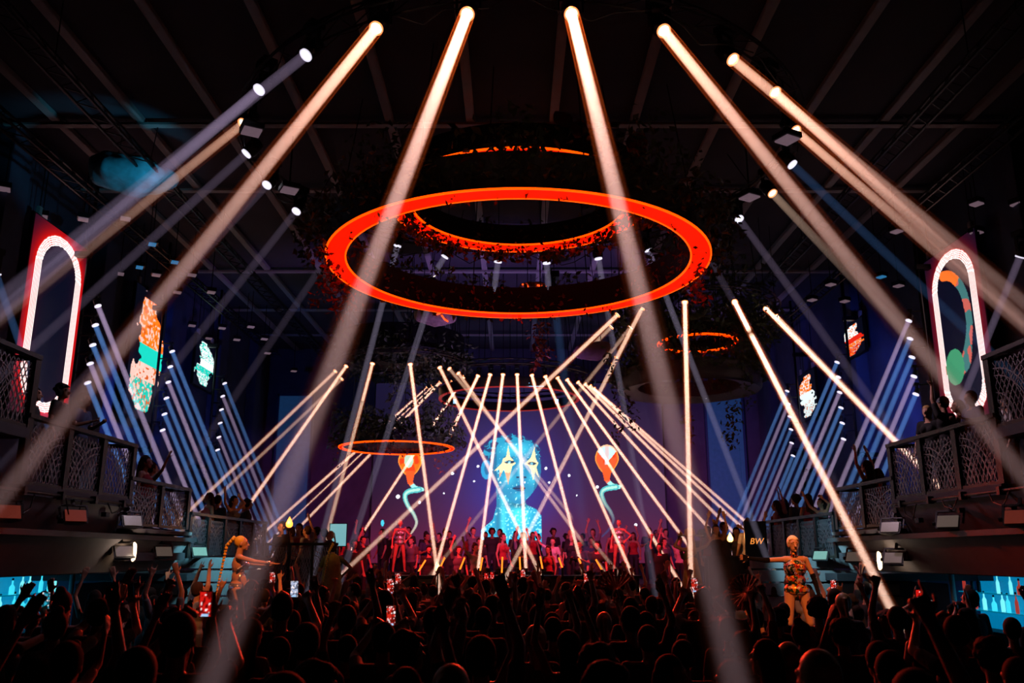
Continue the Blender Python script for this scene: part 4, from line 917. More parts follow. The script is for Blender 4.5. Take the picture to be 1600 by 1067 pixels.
def figure(name, L='down', R='down', lh='relax', rh='relax', fem=False, skin=1, hair='short', hc='black', top='black', sleeves=True, voxel=.010, ratio=.35, legs=((.1, 0, .5), (.11, -.03, .09)), leg2=None, trousers=True, turn=0.):
    """returns a list of (part name, mesh) for one figure facing +y, 1.74 m tall; the body is one fused surface"""
    c = Clay(); sw = .165 if fem else .19
    hipw = .1 if fem else .09
    c.ell((0, .0, .97), (.165 if fem else .155, .115, .13)); c.ell((0, .0, 1.12), (.125 if fem else .145, .095, .15)); c.ell((0, .005, 1.3), (.15 if fem else .175, .11, .17))
    if fem: c.ell((.07, .1, 1.3), (.06, .055, .06)); c.ell((-.07, .1, 1.3), (.06, .055, .06))
    c.cap((-sw+.03, 0, 1.42), (sw-.03, 0, 1.42), .055); c.cap((0, -.01, 1.42), (0, .01, 1.56), .056, .05)
    rz = Matrix.Rotation(turn, 3, 'Z'); H = lambda x, y, z: Vector((0, .015, 1.6))+rz @ Vector((x, y, z-1.6))
    c.ell(H(0, .005, 1.645), (.075, .094, .1), rz); c.ell(H(0, .035, 1.585), (.055, .06, .065), rz); c.cap(H(0, .085, 1.65), H(0, .118, 1.61), .012, .017, 7); c.cap(H(-.012, .1, 1.605), H(.012, .1, 1.605), .012, .012, 6)
    c.cap(H(-.045, .082, 1.665), H(.045, .082, 1.665), .014, .014, 6); c.cap(H(-.02, .09, 1.575), H(.02, .09, 1.575), .011, .011, 6); c.cap(H(0, .085, 1.545), H(0, .08, 1.55), .02, .02, 6)
    for s in (-1, 1): c.ell(H(s*.077, -.005, 1.625), (.012, .02, .033), rz, 8)
    J = {}
    for s, ar, hs in ((-1, L, lh), (1, R, rh)):
        sh = Vector((s*sw, 0, 1.42)); e, w_ = joint(ar, s) if isinstance(ar, str) else (Vector(ar[0]), Vector(ar[1]))
        k = .85 if fem else 1
        c.cap(sh, e, .052*k, .04*k); c.cap(e, w_, .04*k, .027*k); hand(c, w_, w_-e, s, hs); J[s] = (sh, e, w_)
    for s in (-1, 1):
        kn, an = (legs if s > 0 or leg2 is None else leg2); kn = Vector((s*kn[0], kn[1], kn[2])); an = Vector((s*an[0], an[1], an[2])); hp = Vector((s*hipw, 0, .93))
        c.cap(hp, kn, .088, .056); c.cap(kn+Vector((0, -.01, -.02)), kn+(an-kn)*.35+Vector((0, -.02, 0)), .056, .055); c.cap(kn+(an-kn)*.35, an, .052, .036)
        c.cap(an+Vector((0, -.03, -.04)), an+Vector((s*.015, .14, -.055)), .036, .03); J[s] += (hp, kn, an)
    parts = [('body', c.fuse(name+'_body', skin_ms[skin], voxel, ratio))]
    h = Clay()
    if hair in ('short', 'cap', 'bun', 'long', 'curly', 'pony', 'buzz'):
        g = .0 if hair == 'buzz' else .012
        h.ell(H(0, -.018, 1.662+g/2), (.08+g, .093+g, .098+g), rz); 
        if hair != 'buzz': h.ell(H(0, -.035, 1.63), (.082, .075, .085), rz)
    if hair == 'long':
        h.cap(H(0, -.07, 1.62), H(0, -.115, 1.34), .075, .06); h.cap(H(-.06, -.04, 1.62), H(-.075, -.09, 1.36), .04, .04); h.cap(H(.06, -.04, 1.62), H(.075, -.09, 1.36), .04, .04)
    if hair == 'bun': h.ell(H(0, -.05, 1.775), (.045, .045, .04), rz)
    if hair == 'pony': h.cap(H(0, -.11, 1.7), H(0, -.17, 1.45), .03, .02); h.ell(H(0, -.1, 1.7), (.03, .03, .03))
    if hair == 'curly':
        rr = random.Random(5)
        for k in range(34):
            v = Vector((rr.gauss(0, 1), rr.gauss(-.4, 1), rr.gauss(.5, .8))).normalized()
            h.ell(H(0, -.02, 1.66)+rz @ Vector((v.x*.095, v.y*.1, v.z*.1)), (.035, .035, .035), None, 8)
    m = h.fuse(name+'_hair', hair_ms[hc], .013, .7, 1)
    # bare the face: drop hair in front of the forehead line
    b = bmesh.new(); b.from_mesh(m); kill = [v for v in b.verts if (lambda p: p.y > .048 and p.z < 1.705)(rz.inverted() @ (v.co-Vector((0, .015, 1.6)))+Vector((0, 0, 1.6)))]
    bmesh.ops.delete(b, geom=kill, context='VERTS'); b.to_mesh(m); b.free(); parts.append(('hair', m))
    if hair == 'cap':
        k = Clay(); k.ell(H(0, -.005, 1.68), (.092, .108, .085), rz); k.ell(H(0, .12, 1.675), (.07, .08, .012), rz)
        m = k.fuse(name+'_cap', cloth_ms['grey' if top == 'black' else 'black'], .013, .7, 1); b = bmesh.new(); b.from_mesh(m); bmesh.ops.delete(b, geom=[v for v in b.verts if v.co.z < 1.655], context='VERTS'); b.to_mesh(m); b.free(); parts.append(('cap', m))
    if top:
        t = Clay(); g = .014
        t.ell((0, 0, 1.0), ((.165 if fem else .158)+g, .115+g, .11)); t.ell((0, .0, 1.12), ((.125 if fem else .15)+g, .095+g, .16)); t.ell((0, .005, 1.29), ((.15 if fem else .178)+g, .112+g, .165))
        if fem: t.ell((.07, .1, 1.3), (.066, .062, .066)); t.ell((-.07, .1, 1.3), (.066, .062, .066))
        if sleeves:
            t.cap((-sw+.03, 0, 1.415), (sw-.03, 0, 1.415), .062)
            for s in (-1, 1): sh, e = J[s][0], J[s][1]; t.cap(sh, sh+(e-sh)*.62, .063*(.85 if fem else 1), .056*(.85 if fem else 1))
        parts.append(('shirt' if sleeves else 'vest_top', t.fuse(name+'_shirt', cloth_ms[top], .016, .6, 2)))
    if trousers:
        t = Clay(); t.ell((0, 0, .96), (.178, .128, .12))
        for s in (-1, 1): hp, kn, an = J[s][3:]; t.cap(hp, kn, .1, .07); t.cap(kn, an, .07, .055)
        parts.append(('trousers', t.fuse(name+'_trousers', trouser_m, .02, .5, 1)))
        t = Clay()
        for s in (-1, 1): an = J[s][5]; t.cap(an+Vector((0, -.03, -.04)), an+Vector((s*.015, .145, -.052)), .044, .038)
        parts.append(('shoes', t.fuse(name+'_shoes', shoe_m, .02, None, 1)))
    return parts, J
def person(parts, loc, rz, label, group=None, s=1.):
    o = put('person', parts[0][1], None, loc, (0, 0, rz)); o.scale = (s, s, s); tag(o, label, 'person', group)
    for n, m in parts[1:]: put(n, m, o)
    return o
HC = {'black': 'black', 'brown': 'brown', 'blond': 'blond'}
V = [ # name, spec, description
    (dict(L='down', R='down', hair='short', top='black', skin=1), 'short dark hair and a black shirt, arms down'),
    (dict(L='down', R='up', rh='open', hair='short', hc='brown', top='grey', skin=0), 'brown hair and grey shirt, right hand raised open'),
    (dict(L='up', R='up', lh='open', rh='open', hair='long', top='black', fem=True, skin=0, sleeves=False), 'long dark hair and black vest, both hands up'),
    (dict(L='down', R='down', hair='long', hc='brown', top='red', fem=True, skin=1, sleeves=False), 'long brown hair and red vest, arms down'),
    (dict(L='bent', R='bent', hair='short', top='navy', skin=2), 'short black hair and navy shirt, arms bent'),
    (dict(L='high', R='down', lh='fist', hair='cap', top='black', skin=1), 'grey cap and black shirt, left fist raised high'),
    (dict(L='down', R='wave', rh='open', hair='bun', hc='brown', top='white', fem=True, skin=0), 'hair bun and white top, waving right hand'),
    (dict(L='down', R='down', hair='curly', top='black', skin=2), 'curly dark hair and black shirt, arms down'),
    (dict(L='down', R='point', rh='point', hair='short', top='black', skin=0), 'short hair and black shirt, right finger pointing up'),
    (dict(L='up', R='high', lh='horn', rh='open', hair='short', hc='brown', top='grey', skin=1), 'brown hair and grey shirt, both arms raised'),
    (dict(L='down', R='down', hair='pony', hc='blond', top='black', fem=True, skin=0), 'blond ponytail and black top, arms down'),
    (dict(L='head', R='wave', rh='open', hair='long', top='grey', fem=True, skin=1, sleeves=False), 'long hair and grey vest, hand on head'),
    (dict(L='phone', R='phone', lh='grip', rh='grip', hair='short', top='black', skin=1), 'dark shirt holding a phone up in both hands'),
    (dict(L='down', R='phone', rh='grip', hair='long', hc='brown', top='black', fem=True, skin=0, sleeves=False), 'long hair holding a phone up in one hand'),
]
VAR = []; JV = []
for k, (sp, d) in enumerate(V):
    p, J = figure('guest%d' % k, **sp); VAR.append(p); JV.append(J)
# phones
phone_body = MB().box((0, 0, 0), (.078, .009, .16)).mesh('phone_body', black)
phone_lens = MB().box((-.02, .006, .055), (.026, .004, .03)).mesh('camera_bump', dark)
def phone_art(seed):
    def f(s, t):
        A = np.zeros(s.shape+(3,)); N = vnoise(s*8, t*16, 1.7, seed); c = [lin((215, 25, 20)), lin((210, 40, 25)), lin((40, 170, 200)), lin((180, 190, 220))][seed % 4]
        A[:] = c*.25; mixin(A, N > .5, c*1.2); mixin(A, (vnoise(s*9, t*18, 1.3, seed+3) > .8), np.array((1.6, 1.4, 1.4))); mixin(A, (t < .12) & (np.abs(s-.5) < .3), np.array((.5, .8, 1.2)))
        return A
    return f
phM = screen_mat('phone_glow', .8); phone_scr = []
for k in range(4):
    t_ = grid_screen('display', (-.035, -.006, -.074), (.07, 0, 0), (0, 0, .148), 14, 26, phone_art(k), phM, None); phone_scr.append(t_.data); bpy.data.objects.remove(t_)
TAKEN = []
def phone_at(u, v, k, label, two, d):
    p = at_y(u, v, d); vi = 12 if two else 13; J = JV[vi]; hp = (J[1][2]+J[-1][2])/2 if two else J[1][2]
    hp = hp+Vector((0, .02, .1)); s = min(1.12, max(.88, p.z/hp.z)); base = Vector((p.x-hp.x*s, p.y-hp.y*s, 0)); p.z = hp.z*s
    person(VAR[vi], base, 0, 'guest holding up the phone %s' % label, None, s); TAKEN.append((base.x, base.y))
    o = empty('phone', p, 'phone held above the crowd, %s' % label, 'phone', 'phones held up by the crowd', (.1, 0, 0))
    put('phone_body', phone_body, o); put('camera_bump', phone_lens, o); put('display', phone_scr[k], o)
PH = [(322, 936, 0, 'showing red and blue lights, largest at left', True, 5.6), (72, 938, 2, 'with small cyan screen by the left bar', False, 8.5), (188, 928, 0, 'with red screen under the left terrace wall', True, 8.5), (426, 900, 1, 'with red screen before the left guest platform', False, 12),
      (460, 920, 3, 'with pale screen left of the raised forearms', True, 8.6), (610, 916, 1, 'with orange-red screen left of centre', True, 9.5), (622, 905, 1, 'with small orange screen just behind a larger one', False, 12), (611, 962, 1, 'with bright red screen low in the centre-left crowd', True, 7.3),
      (760, 902, 0, 'with tiny red screen before the stage', True, 16), (769, 900, 0, 'with second tiny red screen before the stage', False, 17), (740, 897, 0, 'with tiny red screen under the orange tubes', True, 17), (817, 888, 1, 'with small red screen beside the central tube', True, 14), (916, 904, 1, 'with small red screen right of centre', True, 14),
      (1085, 914, 1, 'with orange screen below the white-hatted performer', True, 10), (1454, 952, 1, 'with large bright red screen near the right bar', True, 7.4), (1437, 934, 0, 'with dark red screen behind the large bright one', False, 8.6), (1302, 915, 1, 'with dim orange screen by the blue wall', False, 12)]
for a in PH: phone_at(*a)

# performers
sequin = mat('flower_bodysuit', (.3, .05, .03), .3, .3, noise=.2)
nt = sequin.node_tree; vo = nt.nodes.new('ShaderNodeTexVoronoi'); vo.inputs['Scale'].default_value = 26; tc2 = nt.nodes.new('ShaderNodeTexCoord'); nt.links.new(tc2.outputs['Object'], vo.inputs['Vector'])
cr = nt.nodes.new('ShaderNodeValToRGB'); cr.color_ramp.interpolation = 'CONSTANT'; el = cr.color_ramp.elements; el[0].color = (.5, .04, .02, 1); el[1].position = .3; el[1].color = (.02, .07, .04, 1)
for ps, c in ((.5, (.75, .3, .03, 1)), (.65, (.03, .03, .04, 1)), (.82, (.6, .5, .55, 1))): q = el.new(ps); q.color = c
sp = nt.nodes.new('ShaderNodeSeparateColor'); nt.links.new(vo.outputs['Color'], sp.inputs[0]); nt.links.new(sp.outputs[0], cr.inputs[0]); nt.links.new(cr.outputs[0], nt.nodes['Principled BSDF'].inputs['Base Color'])
silver = mat('silver_sequins', (.5, .5, .6), .25, .8, noise=.6, scale=60); gloss = mat('black_gloss_glove', (.008, .008, .01), .15)
gold = mat('gold_trim', (.6, .4, .1), .3, .8)
lip_m = mat('dark_lipstick', (.12, .01, .015), .3); eye_m = mat('eye', (.6, .58, .55), .2); iris_m = mat('dark_iris', (.02, .012, .01), .2)
def bodysuit(m, g=.022, low=True):
    t = Clay(); t.ell((0, 0, .985), (.165+g, .117+g, .11)); t.ell((0, .0, 1.12), (.125+g, .095+g, .15)); t.ell((0, .005, 1.3), (.15+g, .11+g, .15)); t.ell((.07, .1, 1.3), (.066, .062, .066)); t.ell((-.07, .1, 1.3), (.066, .062, .066))
    t.ell((0, 0, .9), (.07, .1, .07)); t.cap((0, -.01, 1.42), (0, .01, 1.5), .064, .058); return t.fuse('bodysuit', m, .009, .7, 1)
def glove(J, s, m, name='glove'):
    t = Clay(); sh, e, w_ = J[s][:3]; t.cap(sh+(e-sh)*.85, e, .042, .041); t.cap(e, w_, .042, .03); hand(t, w_, w_-e, s, 'relax', 1.14); return t.fuse(name, m, .007, .7, 1)
def face_parts(o, turn=0):
    rz = Matrix.Rotation(turn, 3, 'Z'); H = lambda x, y, z: Vector((0, .015, 1.6))+rz @ Vector((x, y, z-1.6))
    for s in (-1, 1):
        obj('eye', MB().lathe([(.001, -.011), (.008, -.008), (.011, 0), (.008, .008), (.001, .011)], 12, H(s*.03, .083, 1.645)), eye_m, o, True)
        obj('iris', MB().lathe([(.001, -.006), (.005, -.004), (.006, 0), (.005, .004), (.001, .006)], 10, H(s*.03, .091, 1.645)), iris_m, o, True)
        obj('eyebrow', MB().tube([H(s*.014, .094, 1.668), H(s*.03, .095, 1.674), H(s*.048, .085, 1.668)], .004, 6), hair_ms['black'], o, True)
    obj('lips', MB().tube([H(-.024, .091, 1.577), H(0, .103, 1.578), H(.024, .091, 1.577)], lambda t: .003+.007*math.sin(t*PI), 8), lip_m, o, True)
def braid(o, pts, m, r=.028):
    P = smooth_path([tuple(p) for p in pts], 5); b = MB()
    for i in range(0, len(P)-1):
        p = Vector(P[i]); k = i/len(P); R = r*(1-.55*k)*(1.15 if i % 2 else .9)
        b.lathe([(R*.4, -R), (R*.95, -R*.45), (R, 0), (R*.95, R*.45), (R*.4, R)], 8, p)
    obj('braid', b, m, o, True)
def smooth_path3(P, n): return P
_sp = smooth_path
# right-hand performer in the flowered bodysuit
pR, JR = figure('performer_flower', R=((.43, .05, 1.41), (.68, .1, 1.44)), L=((-.26, .0, 1.16), (-.3, .08, .92)), lh='relax', rh='relax', fem=True, skin=0, hair='short', hc='pale', top=None, trousers=False, voxel=.0075, ratio=.6, turn=.1, legs=((.15, .05, .52), (.17, -.02, .09)))
posR = Vector((4.22, 13.2, .82))
o = person(pR, posR, PI, 'female performer with short blond hair in flowered bodysuit and long black gloves', None, 1.0)
put('bodysuit', bodysuit(sequin), o); put('glove', glove(JR, -1, gloss), o); put('glove', glove(JR, 1, gloss), o); face_parts(o, .1)
o.rotation_euler.z = PI-.12
rr = random.Random(9); b = MB()
for k in range(60):
    a = rr.uniform(.2, PI-.2); z = rr.uniform(1.12, 1.4); R = Vector((math.cos(a)*.168, math.sin(a)*.15+.03, z)); b.lathe([(.003, -.008), (.011, 0), (.003, .008)], 6, R)
q = obj('gemstone', b, mat('gemstone', (.8, .6, .8), .1, .6), o); q['kind'] = 'stuff'
tag(structure_p := obj('podium', MB().lathe([(.55, 0), (.55, .78), (.6, .82)], 32, (0, 0, 0)), stage_m, None, False, loc=(4.22, 13.2, 0)), 'round dark podium under the flower-suited performer', 'podium')
# left-hand performer with the yellow braid, arm stretched, seen from the side
pL, JL = figure('performer_braid', L=((-.27, .2, 1.32), (-.2, .42, 1.3)), R=((.3, .22, 1.36), (.22, .46, 1.33)), lh='relax', rh='open', fem=True, skin=0, hair='buzz', hc='yellow', top=None, trousers=False, voxel=.0075, ratio=.6, legs=((.13, .12, .52), (.14, -.02, .09)))
posL = Vector((-4.33, 14.0, .85))
o = person(pL, posL, -PI/2+.35, 'female performer in profile with long yellow braid and open-backed silver costume', None, 1.0)
t = Clay(); t.ell((0, 0, .97), (.178, .13, .1)); t.ell((0, .03, 1.1), (.13, .09, .12)); t.ell((.07, .105, 1.3), (.068, .062, .068)); t.ell((-.07, .105, 1.3), (.068, .062, .068)); t.cap((-.12, .08, 1.3), (-.16, -.02, 1.24), .02); t.cap((.12, .08, 1.3), (.16, -.02, 1.24), .02)
put('bodysuit', t.fuse('bodysuit', silver, .009, .7, 1), o); face_parts(o)
def braid3(o, pts, m, r=.028):
    pts = [Vector(p) for p in pts]; b = MB(); N = 26
    for i in range(N):
        f_ = i/(N-1)*(len(pts)-1); j = min(int(f_), len(pts)-2); p = pts[j].lerp(pts[j+1], f_-j); R = r*(1-.5*i/N)
        off = Vector((R*.35*(1 if i % 2 else -1), 0, 0)); b.lathe([(R*.3, -R*1.1), (R*.95, -R*.45), (R, 0), (R*.9, R*.5), (R*.3, R*1.1)], 8, p+off)
    obj('braid', b, m, o, True)
braid3(o, [(0, -.1, 1.72), (-.03, -.2, 1.6), (-.05, -.24, 1.3), (-.08, -.28, 1.0), (-.1, -.3, .78)], hair_ms['yellow'], .03)
obj('bracelet', MB().tube([JL[1][1].lerp(JL[1][2], .7), JL[1][1].lerp(JL[1][2], .97)], .035, 12), silver, o, True)
tag(obj('podium', MB().lathe([(.55, 0), (.55, .8), (.6, .85)], 32), stage_m, None, False, loc=(-4.33, 14.0, 0)), 'round dark podium under the performer with the yellow braid', 'podium')
# performers further back
pM, JM = figure('performer_robe', L='bent', R='hip', fem=True, skin=0, hair='short', hc='brown', top='green', trousers=False, voxel=.009, ratio=.5)
x = at_y(519, 880, 18.6).x
o = person(pM, (x, 18.6, .85), .2, 'performer in olive robe with yellow braid, seen from behind before the left platform', None, .98)
t = Clay(); t.cap((0, 0, 1.35), (0, -.01, .75), .18, .25); put('robe', t.fuse('robe', mat('olive_robe', (.3, .27, .07), .7, noise=.5, scale=12), .02, .7, 2), o)
braid3(o, [(0, -.1, 1.72), (-.08, -.17, 1.55), (-.13, -.22, 1.2), (-.17, -.26, .95)], hair_ms['yellow'], .024)
tag(obj('podium', MB().lathe([(.5, 0), (.5, .8), (.55, .85)], 28), stage_m, None, False, loc=(x, 18.6, 0)), 'round dark podium under the performer in the olive robe', 'podium')
pN, JN = figure('performer_hat', L=((-.34, .1, 1.5), (-.2, .12, 1.7)), R=((.42, .05, 1.5), (.6, .1, 1.66)), lh='relax', rh='open', fem=True, skin=0, hair='long', hc='blond', top='green', sleeves=False, trousers=False, voxel=.009, ratio=.5)
x = at_y(1080, 880, 19.6).x
o = person(pN, (x, 19.6, 1.0), .3, 'performer in yellow dress and wide white hat, arms raised to the brim', None, 1.0)
obj('hat', MB().lathe([(.3, 1.72), (.31, 1.735), (.13, 1.75), (.11, 1.86), (.05, 1.9)], 24), cloth_ms['white'], o, True)
t = Clay(); t.cap((0, 0, 1.2), (0, -.01, .7), .14, .24); put('dress', t.fuse('dress', mat('yellow_dress', (.5, .3, .06), .6, noise=.5, scale=14), .02, .7, 2), o)
tag(obj('podium', MB().lathe([(.5, 0), (.5, .95), (.55, 1.0)], 28), stage_m, None, False, loc=(x, 19.6, 0)), 'round dark podium under the performer in the white hat', 'podium')
pS, JS = figure('performer_silver', L='hip', R='down', fem=True, skin=1, hair='buzz', hc='blond', top=None, trousers=False, voxel=.009, ratio=.5, legs=((.16, .02, .52), (.2, -.02, .09)))
for u, lab in ((624, 'silver sequined bodysuit posing on a podium left of the stage front'), (968, 'silver sequined top standing on a podium right of the stage front')):
    x = at_y(u, 860, 26).x
    o = person(pS, (x, 26, 1.82), PI+(.3 if u < 800 else -.2), 'slim performer in '+lab, None, .86)
    put('bodysuit', bodysuit(silver), o)
    tag(obj('podium', MB().lathe([(.4, 0), (.4, .86), (.44, .92)], 24), stage_m, None, False, loc=(x, 26, .9)), 'round podium on stage under the %s silver performer' % ('left' if u < 800 else 'right'), 'podium'); TAKEN.append((x, 26))
for p in ((4.22, 13.2), (-4.33, 14.0), (-3.95, 18.6), (4.15, 19.6)): TAKEN += [p]
BIG = [(4.22, 13.2, .85), (-4.33, 14.0, .85), (at_y(519, 880, 18.6).x, 18.6, .8), (at_y(1080, 880, 19.6).x, 19.6, .8)]

# fans and crown held up in the crowd
def fan(u, v, y, r, m, label, full=False, tilt=0):
    p = at_y(u, v, y); o = empty('hand_fan', p, label, 'fan', None, (0, tilt, 0)); n = 18 if full else 11; A0, A1 = (-.2, PI*1.35) if full else (.25, PI-.5)
    for k in range(n):
        a = A0+(A1-A0)*k/(n-1); a2 = a+(A1-A0)/(n-1)*.62
        obj('fan_blade', MB().add([(0, 0, 0), (r*math.cos(a), -.01, r*math.sin(a)), (r*math.cos(a2), .01, r*math.sin(a2)), (0, .006, 0), (r*math.cos(a), -.004, r*math.sin(a)), (r*math.cos(a2), .016, r*math.sin(a2))], [(0, 1, 2), (3, 5, 4), (0, 3, 4, 1), (1, 4, 5, 2), (2, 5, 3, 0)]), m, o)
    obj('handle', MB().tube([(0, 0, .01), (0, 0, -.12)], .012, 8), black, o)
fan_red = mat('red_fan', (.5, .06, .04), .6); fan_w = mat('striped_fan', (.5, .45, .42), .6)
fan(963, 922, 11.5, .27, fan_red, 'open red folding fan held up in the centre-right crowd', tilt=-.3)
fan(1166, 925, 9.6, .19, fan_w, 'round pale striped fan held up left of the flower-suited performer', True, -.9)
cw = empty('trophy', at_y(1345, 903, 12), 'spiky silver sparkler holder raised above the crowd by the blue wall', 'bottle holder')
b = MB().lathe([(.03, -.06), (.045, 0), (.03, .02), (.012, .03)], 10)
for k in range(7): a = 2*PI*k/7; b.tube([(0, 0, 0), (.07*math.cos(a), .07*math.sin(a), .15+.02*(k % 2))], .007, 5)
obj('cup', b, silver, cw)
SUPPORT = [(963, 922, 11.5, 'fan'), (1166, 925, 9.6, 'fan'), (1345, 903, 12, 'cup')]
for k, (u, v, y, w_) in enumerate(SUPPORT):
    p = at_y(u, v, y); J = JV[9 if k == 2 else 8]; hp = J[1][2]+Vector((0, .02, .1)); s = (p.z-.08)/hp.z
    person(VAR[9 if k == 2 else 8], (p.x-hp.x*s, y-hp.y*s, 0), 0, 'guest holding up the %s' % ('open red fan', 'round pale striped fan', 'spiky silver holder')[k], None, s); TAKEN.append((p.x-hp.x*s, y-hp.y*s))
# foreground arms reaching over the crowd
for (u, v, d_, vi, lab) in ((45, 935, 5.2, 6, 'guest at the left edge with a large raised open hand lit red'), (583, 893, 8.5, 1, 'guest left of centre raising one red-lit open hand'), (715, 893, 8.0, 8, 'guest near centre pointing a patterned arm upward'), (790, 905, 5.5, 9, 'dark guest in the centre foreground with both arms high'), (695, 955, 5.0, 1, 'dark guest in the foreground with one arm curved up, left of centre'),
                          (378, 915, 9, 8, 'guest below the beam raising a hand before the left performer'), (264, 900, 9.5, 5, 'guest by the teal steps raising a fist'), (495, 905, 9, 1, 'guest raising an orange-lit forearm before the olive-robed performer'), (1035, 908, 9, 1, 'guest raising one hand right of the red fan'), (197, 892, 9.0, 6, 'guest raising a hand against the left terrace wall'), (1365, 895, 9, 5, 'guest raising a dark fist under the right light shaft')):
    J = JV[vi]; sd = 1 if vi != 5 else -1; hp = J[sd][2]+Vector((0, .02, .12)); p = at_y(u, v, d_); s = min(1.12, max(.93, p.z/hp.z)); person(VAR[vi], (p.x-hp.x*s, d_-hp.y*s, 0), 0, lab, None, s); TAKEN.append((p.x-hp.x*s, d_))
# the packed crowd on the dance floor
rc = random.Random(21); cnt = 0; y = 3.7; row = 0; ORD += ['nineteenth', 'twentieth', 'twenty-first', 'twenty-second', 'twenty-third', 'twenty-fourth']
SHORT = ['short dark hair', 'right hand raised', 'both hands up', 'long brown hair', 'arms bent', 'grey cap', 'hair bun, waving', 'curly hair', 'pointing upward', 'both arms raised', 'blond ponytail', 'hand on head']
zone = lambda x, y: ('front rows nearest the camera' if y < 7.5 else 'middle of the dance floor' if y < 13.5 else 'back of the dance floor')
while y < 22.2:
    x = -min(6.1, .62*y+.3)+rc.uniform(0, .5); nth = 0
    while x < min(6.1, .62*y+.3):
        px_, py_ = x+rc.uniform(-.1, .1), y+rc.uniform(-.16, .16)
        if abs(px_) > 3.7 and py_ > 19.6: x += .7; continue
        if all((px_-a)**2+(py_-b_)**2 > .3 for a, b_ in TAKEN) and all((px_-a)**2+(py_-b_)**2 > r_*r_ for a, b_, r_ in BIG) and not any(abs(800+F*(px_/max(py_, 1))*.97-uu) < 26 and py_ < yy and py_ > yy-1.2 for uu, yy in ((385, 14), (1237, 13.2))):
            wts = [7, 6, 4, 5, 6, 5, 4, 5, 6, 5, 3, 3]
            if y < 6.5: wts = [10, 0.6, 0.5, 8, 8, .5, 0.3, 8, .5, .3, 5, .3]
            k = rc.choices(range(12), wts)[0]
            person(VAR[k], (px_, py_, 0), rc.gauss(0, .45) if rc.random() < .85 else rc.uniform(-2.6, 2.6), '%s, %s from the left in the %s row of the dance floor crowd' % (SHORT[k], ORD[nth], ORD[row]), 'dance floor crowd', rc.uniform(.93, 1.06)); cnt += 1; nth += 1
        x += rc.uniform(.7, .9) if y < 12 else rc.uniform(.88, 1.14)
    y += .78 if y < 10 else 1.05; row += 1
print('floor crowd', cnt)
# crowd on the stage, facing the floor
c2 = 0
for (y, z, n) in ((24.9, .9, 13), (27.2, 1.15, 16), (29.8, 1.4, 17), (31.6, 1.4, 16)):
    for i in range(n):
        x = -5.6+11.2*(i+.5)/n+rc.uniform(-.22, .22); yy = y+rc.uniform(-.4, .4)
        if any(abs(800+F*(x/yy)*.97-u) < 26 for u in (624, 968)) and y < 27.5: continue
        if abs(x) < .9 and y < 26: continue
        k = rc.choices(range(12), [8, 3, 3, 6, 6, 2, 3, 6, 2, 2, 5, 3])[0]
        person(VAR[k], (x, yy, z), PI+rc.gauss(0, .5), '%s, %s from the left in the %s row of the stage crowd' % (SHORT[k], ORD[i], ('front', 'second', 'third', 'back')[int(z*0+(y > 26)+(y > 29)+(y > 31))]), 'crowd on the stage under the screen', rc.uniform(.93, 1.05)); c2 += 1
# guests behind the desk and on the platforms and terraces: (u, v of head top, y, x or None, variant, facing, label)
for u, v, y, k, rz, lab in ((812, 828, 25.0, 2, PI, 'performer at the mixing desk with both hands up before the painted face'),
        (441, 815, 21.2, 0, 2.6, 'guest left of the torch flame on the left platform'), (456, 826, 21.6, 6, 1.9, 'guest in white beside the torch flame, left platform'), (468, 818, 22.2, 3, 2.9, 'guest right behind the torch flame, left platform'), (481, 822, 21.3, 1, 1.2, 'guest with a raised hand at mid left platform'),
        (494, 824, 21.8, 7, 2.3, 'curly-haired guest on the left platform'), (507, 826, 21.2, 4, .6, 'guest bending over at the right end of the left platform'), (517, 830, 22.4, 10, 2.2, 'blond guest by the pale cyan light box'),
        (1105, 822, 21.9, 3, 3.5, 'guest at the left end of the right platform'), (1118, 820, 21.3, 2, 3.2, 'guest with hands up behind the flame lamp'), (1130, 816, 22.1, 1, 3.6, 'guest behind the dark table, right hand up'), (1150, 824, 21.5, 11, 2.9, 'guest right behind the flame lamp, hand on head'), (1167, 812, 20.9, 6, .2, 'guest in a white top with back turned by the script sign'), (1096, 828, 22.6, 7, 2.9, 'curly guest far left on the right platform')):
    p = at_y(u, v, y); s = min(1.08, max(.9, (p.z-1.27)/1.76)) if v != 828 or u > 900 or u < 700 else .95
    person(VAR[k], (p.x, y, 1.27 if u != 812 else .9), rz, lab, None, s)
T3, T2, T1 = 1.95, 2.35, 3.22
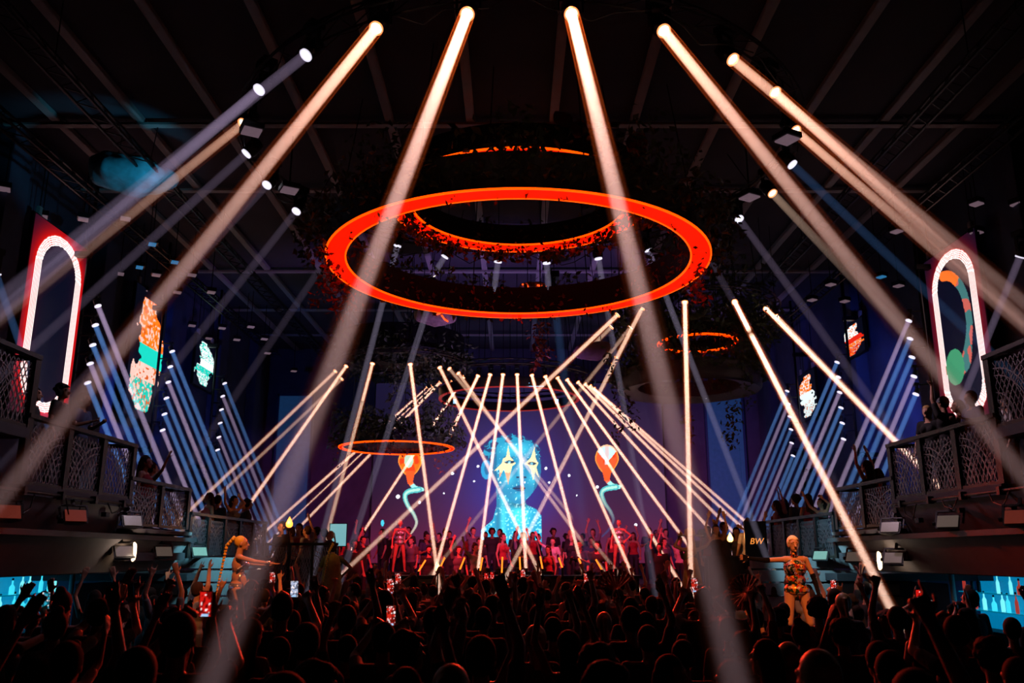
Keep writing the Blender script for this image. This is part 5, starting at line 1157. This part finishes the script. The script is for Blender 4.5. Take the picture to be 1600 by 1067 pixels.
for u, v, x, z, k, rz, lab in ((328, 770, -6.95, T3, 3, 2.3, 'guest at the near end of the lowest left terrace'), (341, 774, -6.8, T3, 0, -.3, 'guest in black with back turned on the lowest left terrace'), (366, 775, -6.95, T3, 11, -1.9, 'guest in a grey vest, hand on head, lowest left terrace'), (398, 782, -6.9, T3, 7, -1.2, 'curly guest on the lowest left terrace'), (418, 790, -7.0, T3, 10, -1.0, 'blond guest at the far end of the lowest left terrace'),
        (228, 712, -7.1, T2, 3, -1.5, 'long-haired guest at the near end of the middle left terrace'), (248, 725, -7.2, T2, 6, -.8, 'guest in white waving on the middle left terrace'), (268, 742, -7.3, T2, 3, -1.0, 'guest behind the rail on the middle left terrace'),
        (55, 605, -7.3, T1, 0, -1.3, 'dark-haired guest before the left oval screen'), (98, 600, -7.2, T1, 7, -1.5, 'curly guest right of the left oval screen'), (132, 614, -7.1, T1, 4, -1.6, 'guest leaning on the upper left terrace rail'), 
        (1450, 655, 7.05, T1, 10, 2.3, 'blond guest left of the couple on the upper right terrace'), (1473, 620, 7.0, T1, 5, .5, 'guest in cap before the right oval screen'), (1498, 640, 7.3, T1, 3, 1.4, 'guest embraced by the couple on the upper right terrace'), (1517, 618, 7.1, T1, 4, 1.7, 'guest with bent arms under the right oval screen'), (1572, 622, 7.9, T1, 6, 1.2, 'guest in white right of the right oval screen'),
        (1335, 725, 7.1, T2, 2, .6, 'long-haired guest with raised hands on the middle right terrace'), (1318, 745, 7.3, T2, 3, 1.3, 'guest behind the rail on the middle right terrace'),
        (1186, 790, 6.9, T3, 6, .9, 'guest leaning by the far end of the lowest right terrace'), (1208, 783, 6.9, T3, 3, 1.1, 'long-haired guest, first on the lowest right terrace'), (1222, 780, 7.1, T3, 2, 1.4, 'guest with hands up, second on the lowest right terrace'), (1243, 773, 6.9, T3, 7, .6, 'curly guest, third on the lowest right terrace'), (1262, 772, 6.9, T3, 3, .2, 'guest with long hair seen from behind on the lowest right terrace'), (1283, 778, 7.0, T3, 11, 1.9, 'guest with hand on head, last on the lowest right terrace')):
    p = at_x(u, v, x); s = min(1.06, max(.88, (p.z-z)/1.76)); yy = p.y
    if z == T3: yy = min(max(yy, 18.0), 22.7)
    if z == T2: yy = min(max(yy, 14.95), 17.2)
    if z == T1: yy = min(yy, 14.4)
    person(VAR[k], (x, yy, z), rz, lab, None, s)
print('stage crowd', c2, 'persons', sum(o.name.startswith('person') for o in S.objects))
for c in SHAFTS.collection_objects: c.light_linking.link_state = 'EXCLUDE'
# every lamp scatters only in its own shaft of haze
for k, v in LINKS.items():
    own = {a for a, b in v if a}; col = bpy.data.collections.new('link_'+k[:20])
    for c in SHAFTS.objects:
        if c not in own: col.objects.link(c)
    for c in col.collection_objects: c.light_linking.link_state = 'EXCLUDE'
    for a, b in v:
        if b: b.light_linking.receiver_collection = col; b.light_linking.blocker_collection = SHAFTS
print('link sets', len(LINKS)+1)
BRIGHT = ('red_led_diffuser', 'orange_led_tube', 'led_wall', 'side_led', 'cyan_backlit_glass', 'orange_light_tube')
for m in bpy.data.materials:
    if m.name not in BRIGHT: m.cycles.emission_sampling = 'NONE'
for o in S.objects:
    if o.type == 'MESH' and o.data.materials:
        m = o.data.materials[0]; b = m.node_tree.nodes.get('Principled BSDF')
        if b and b.inputs['Emission Strength'].default_value > 0: unlink_shafts(o)
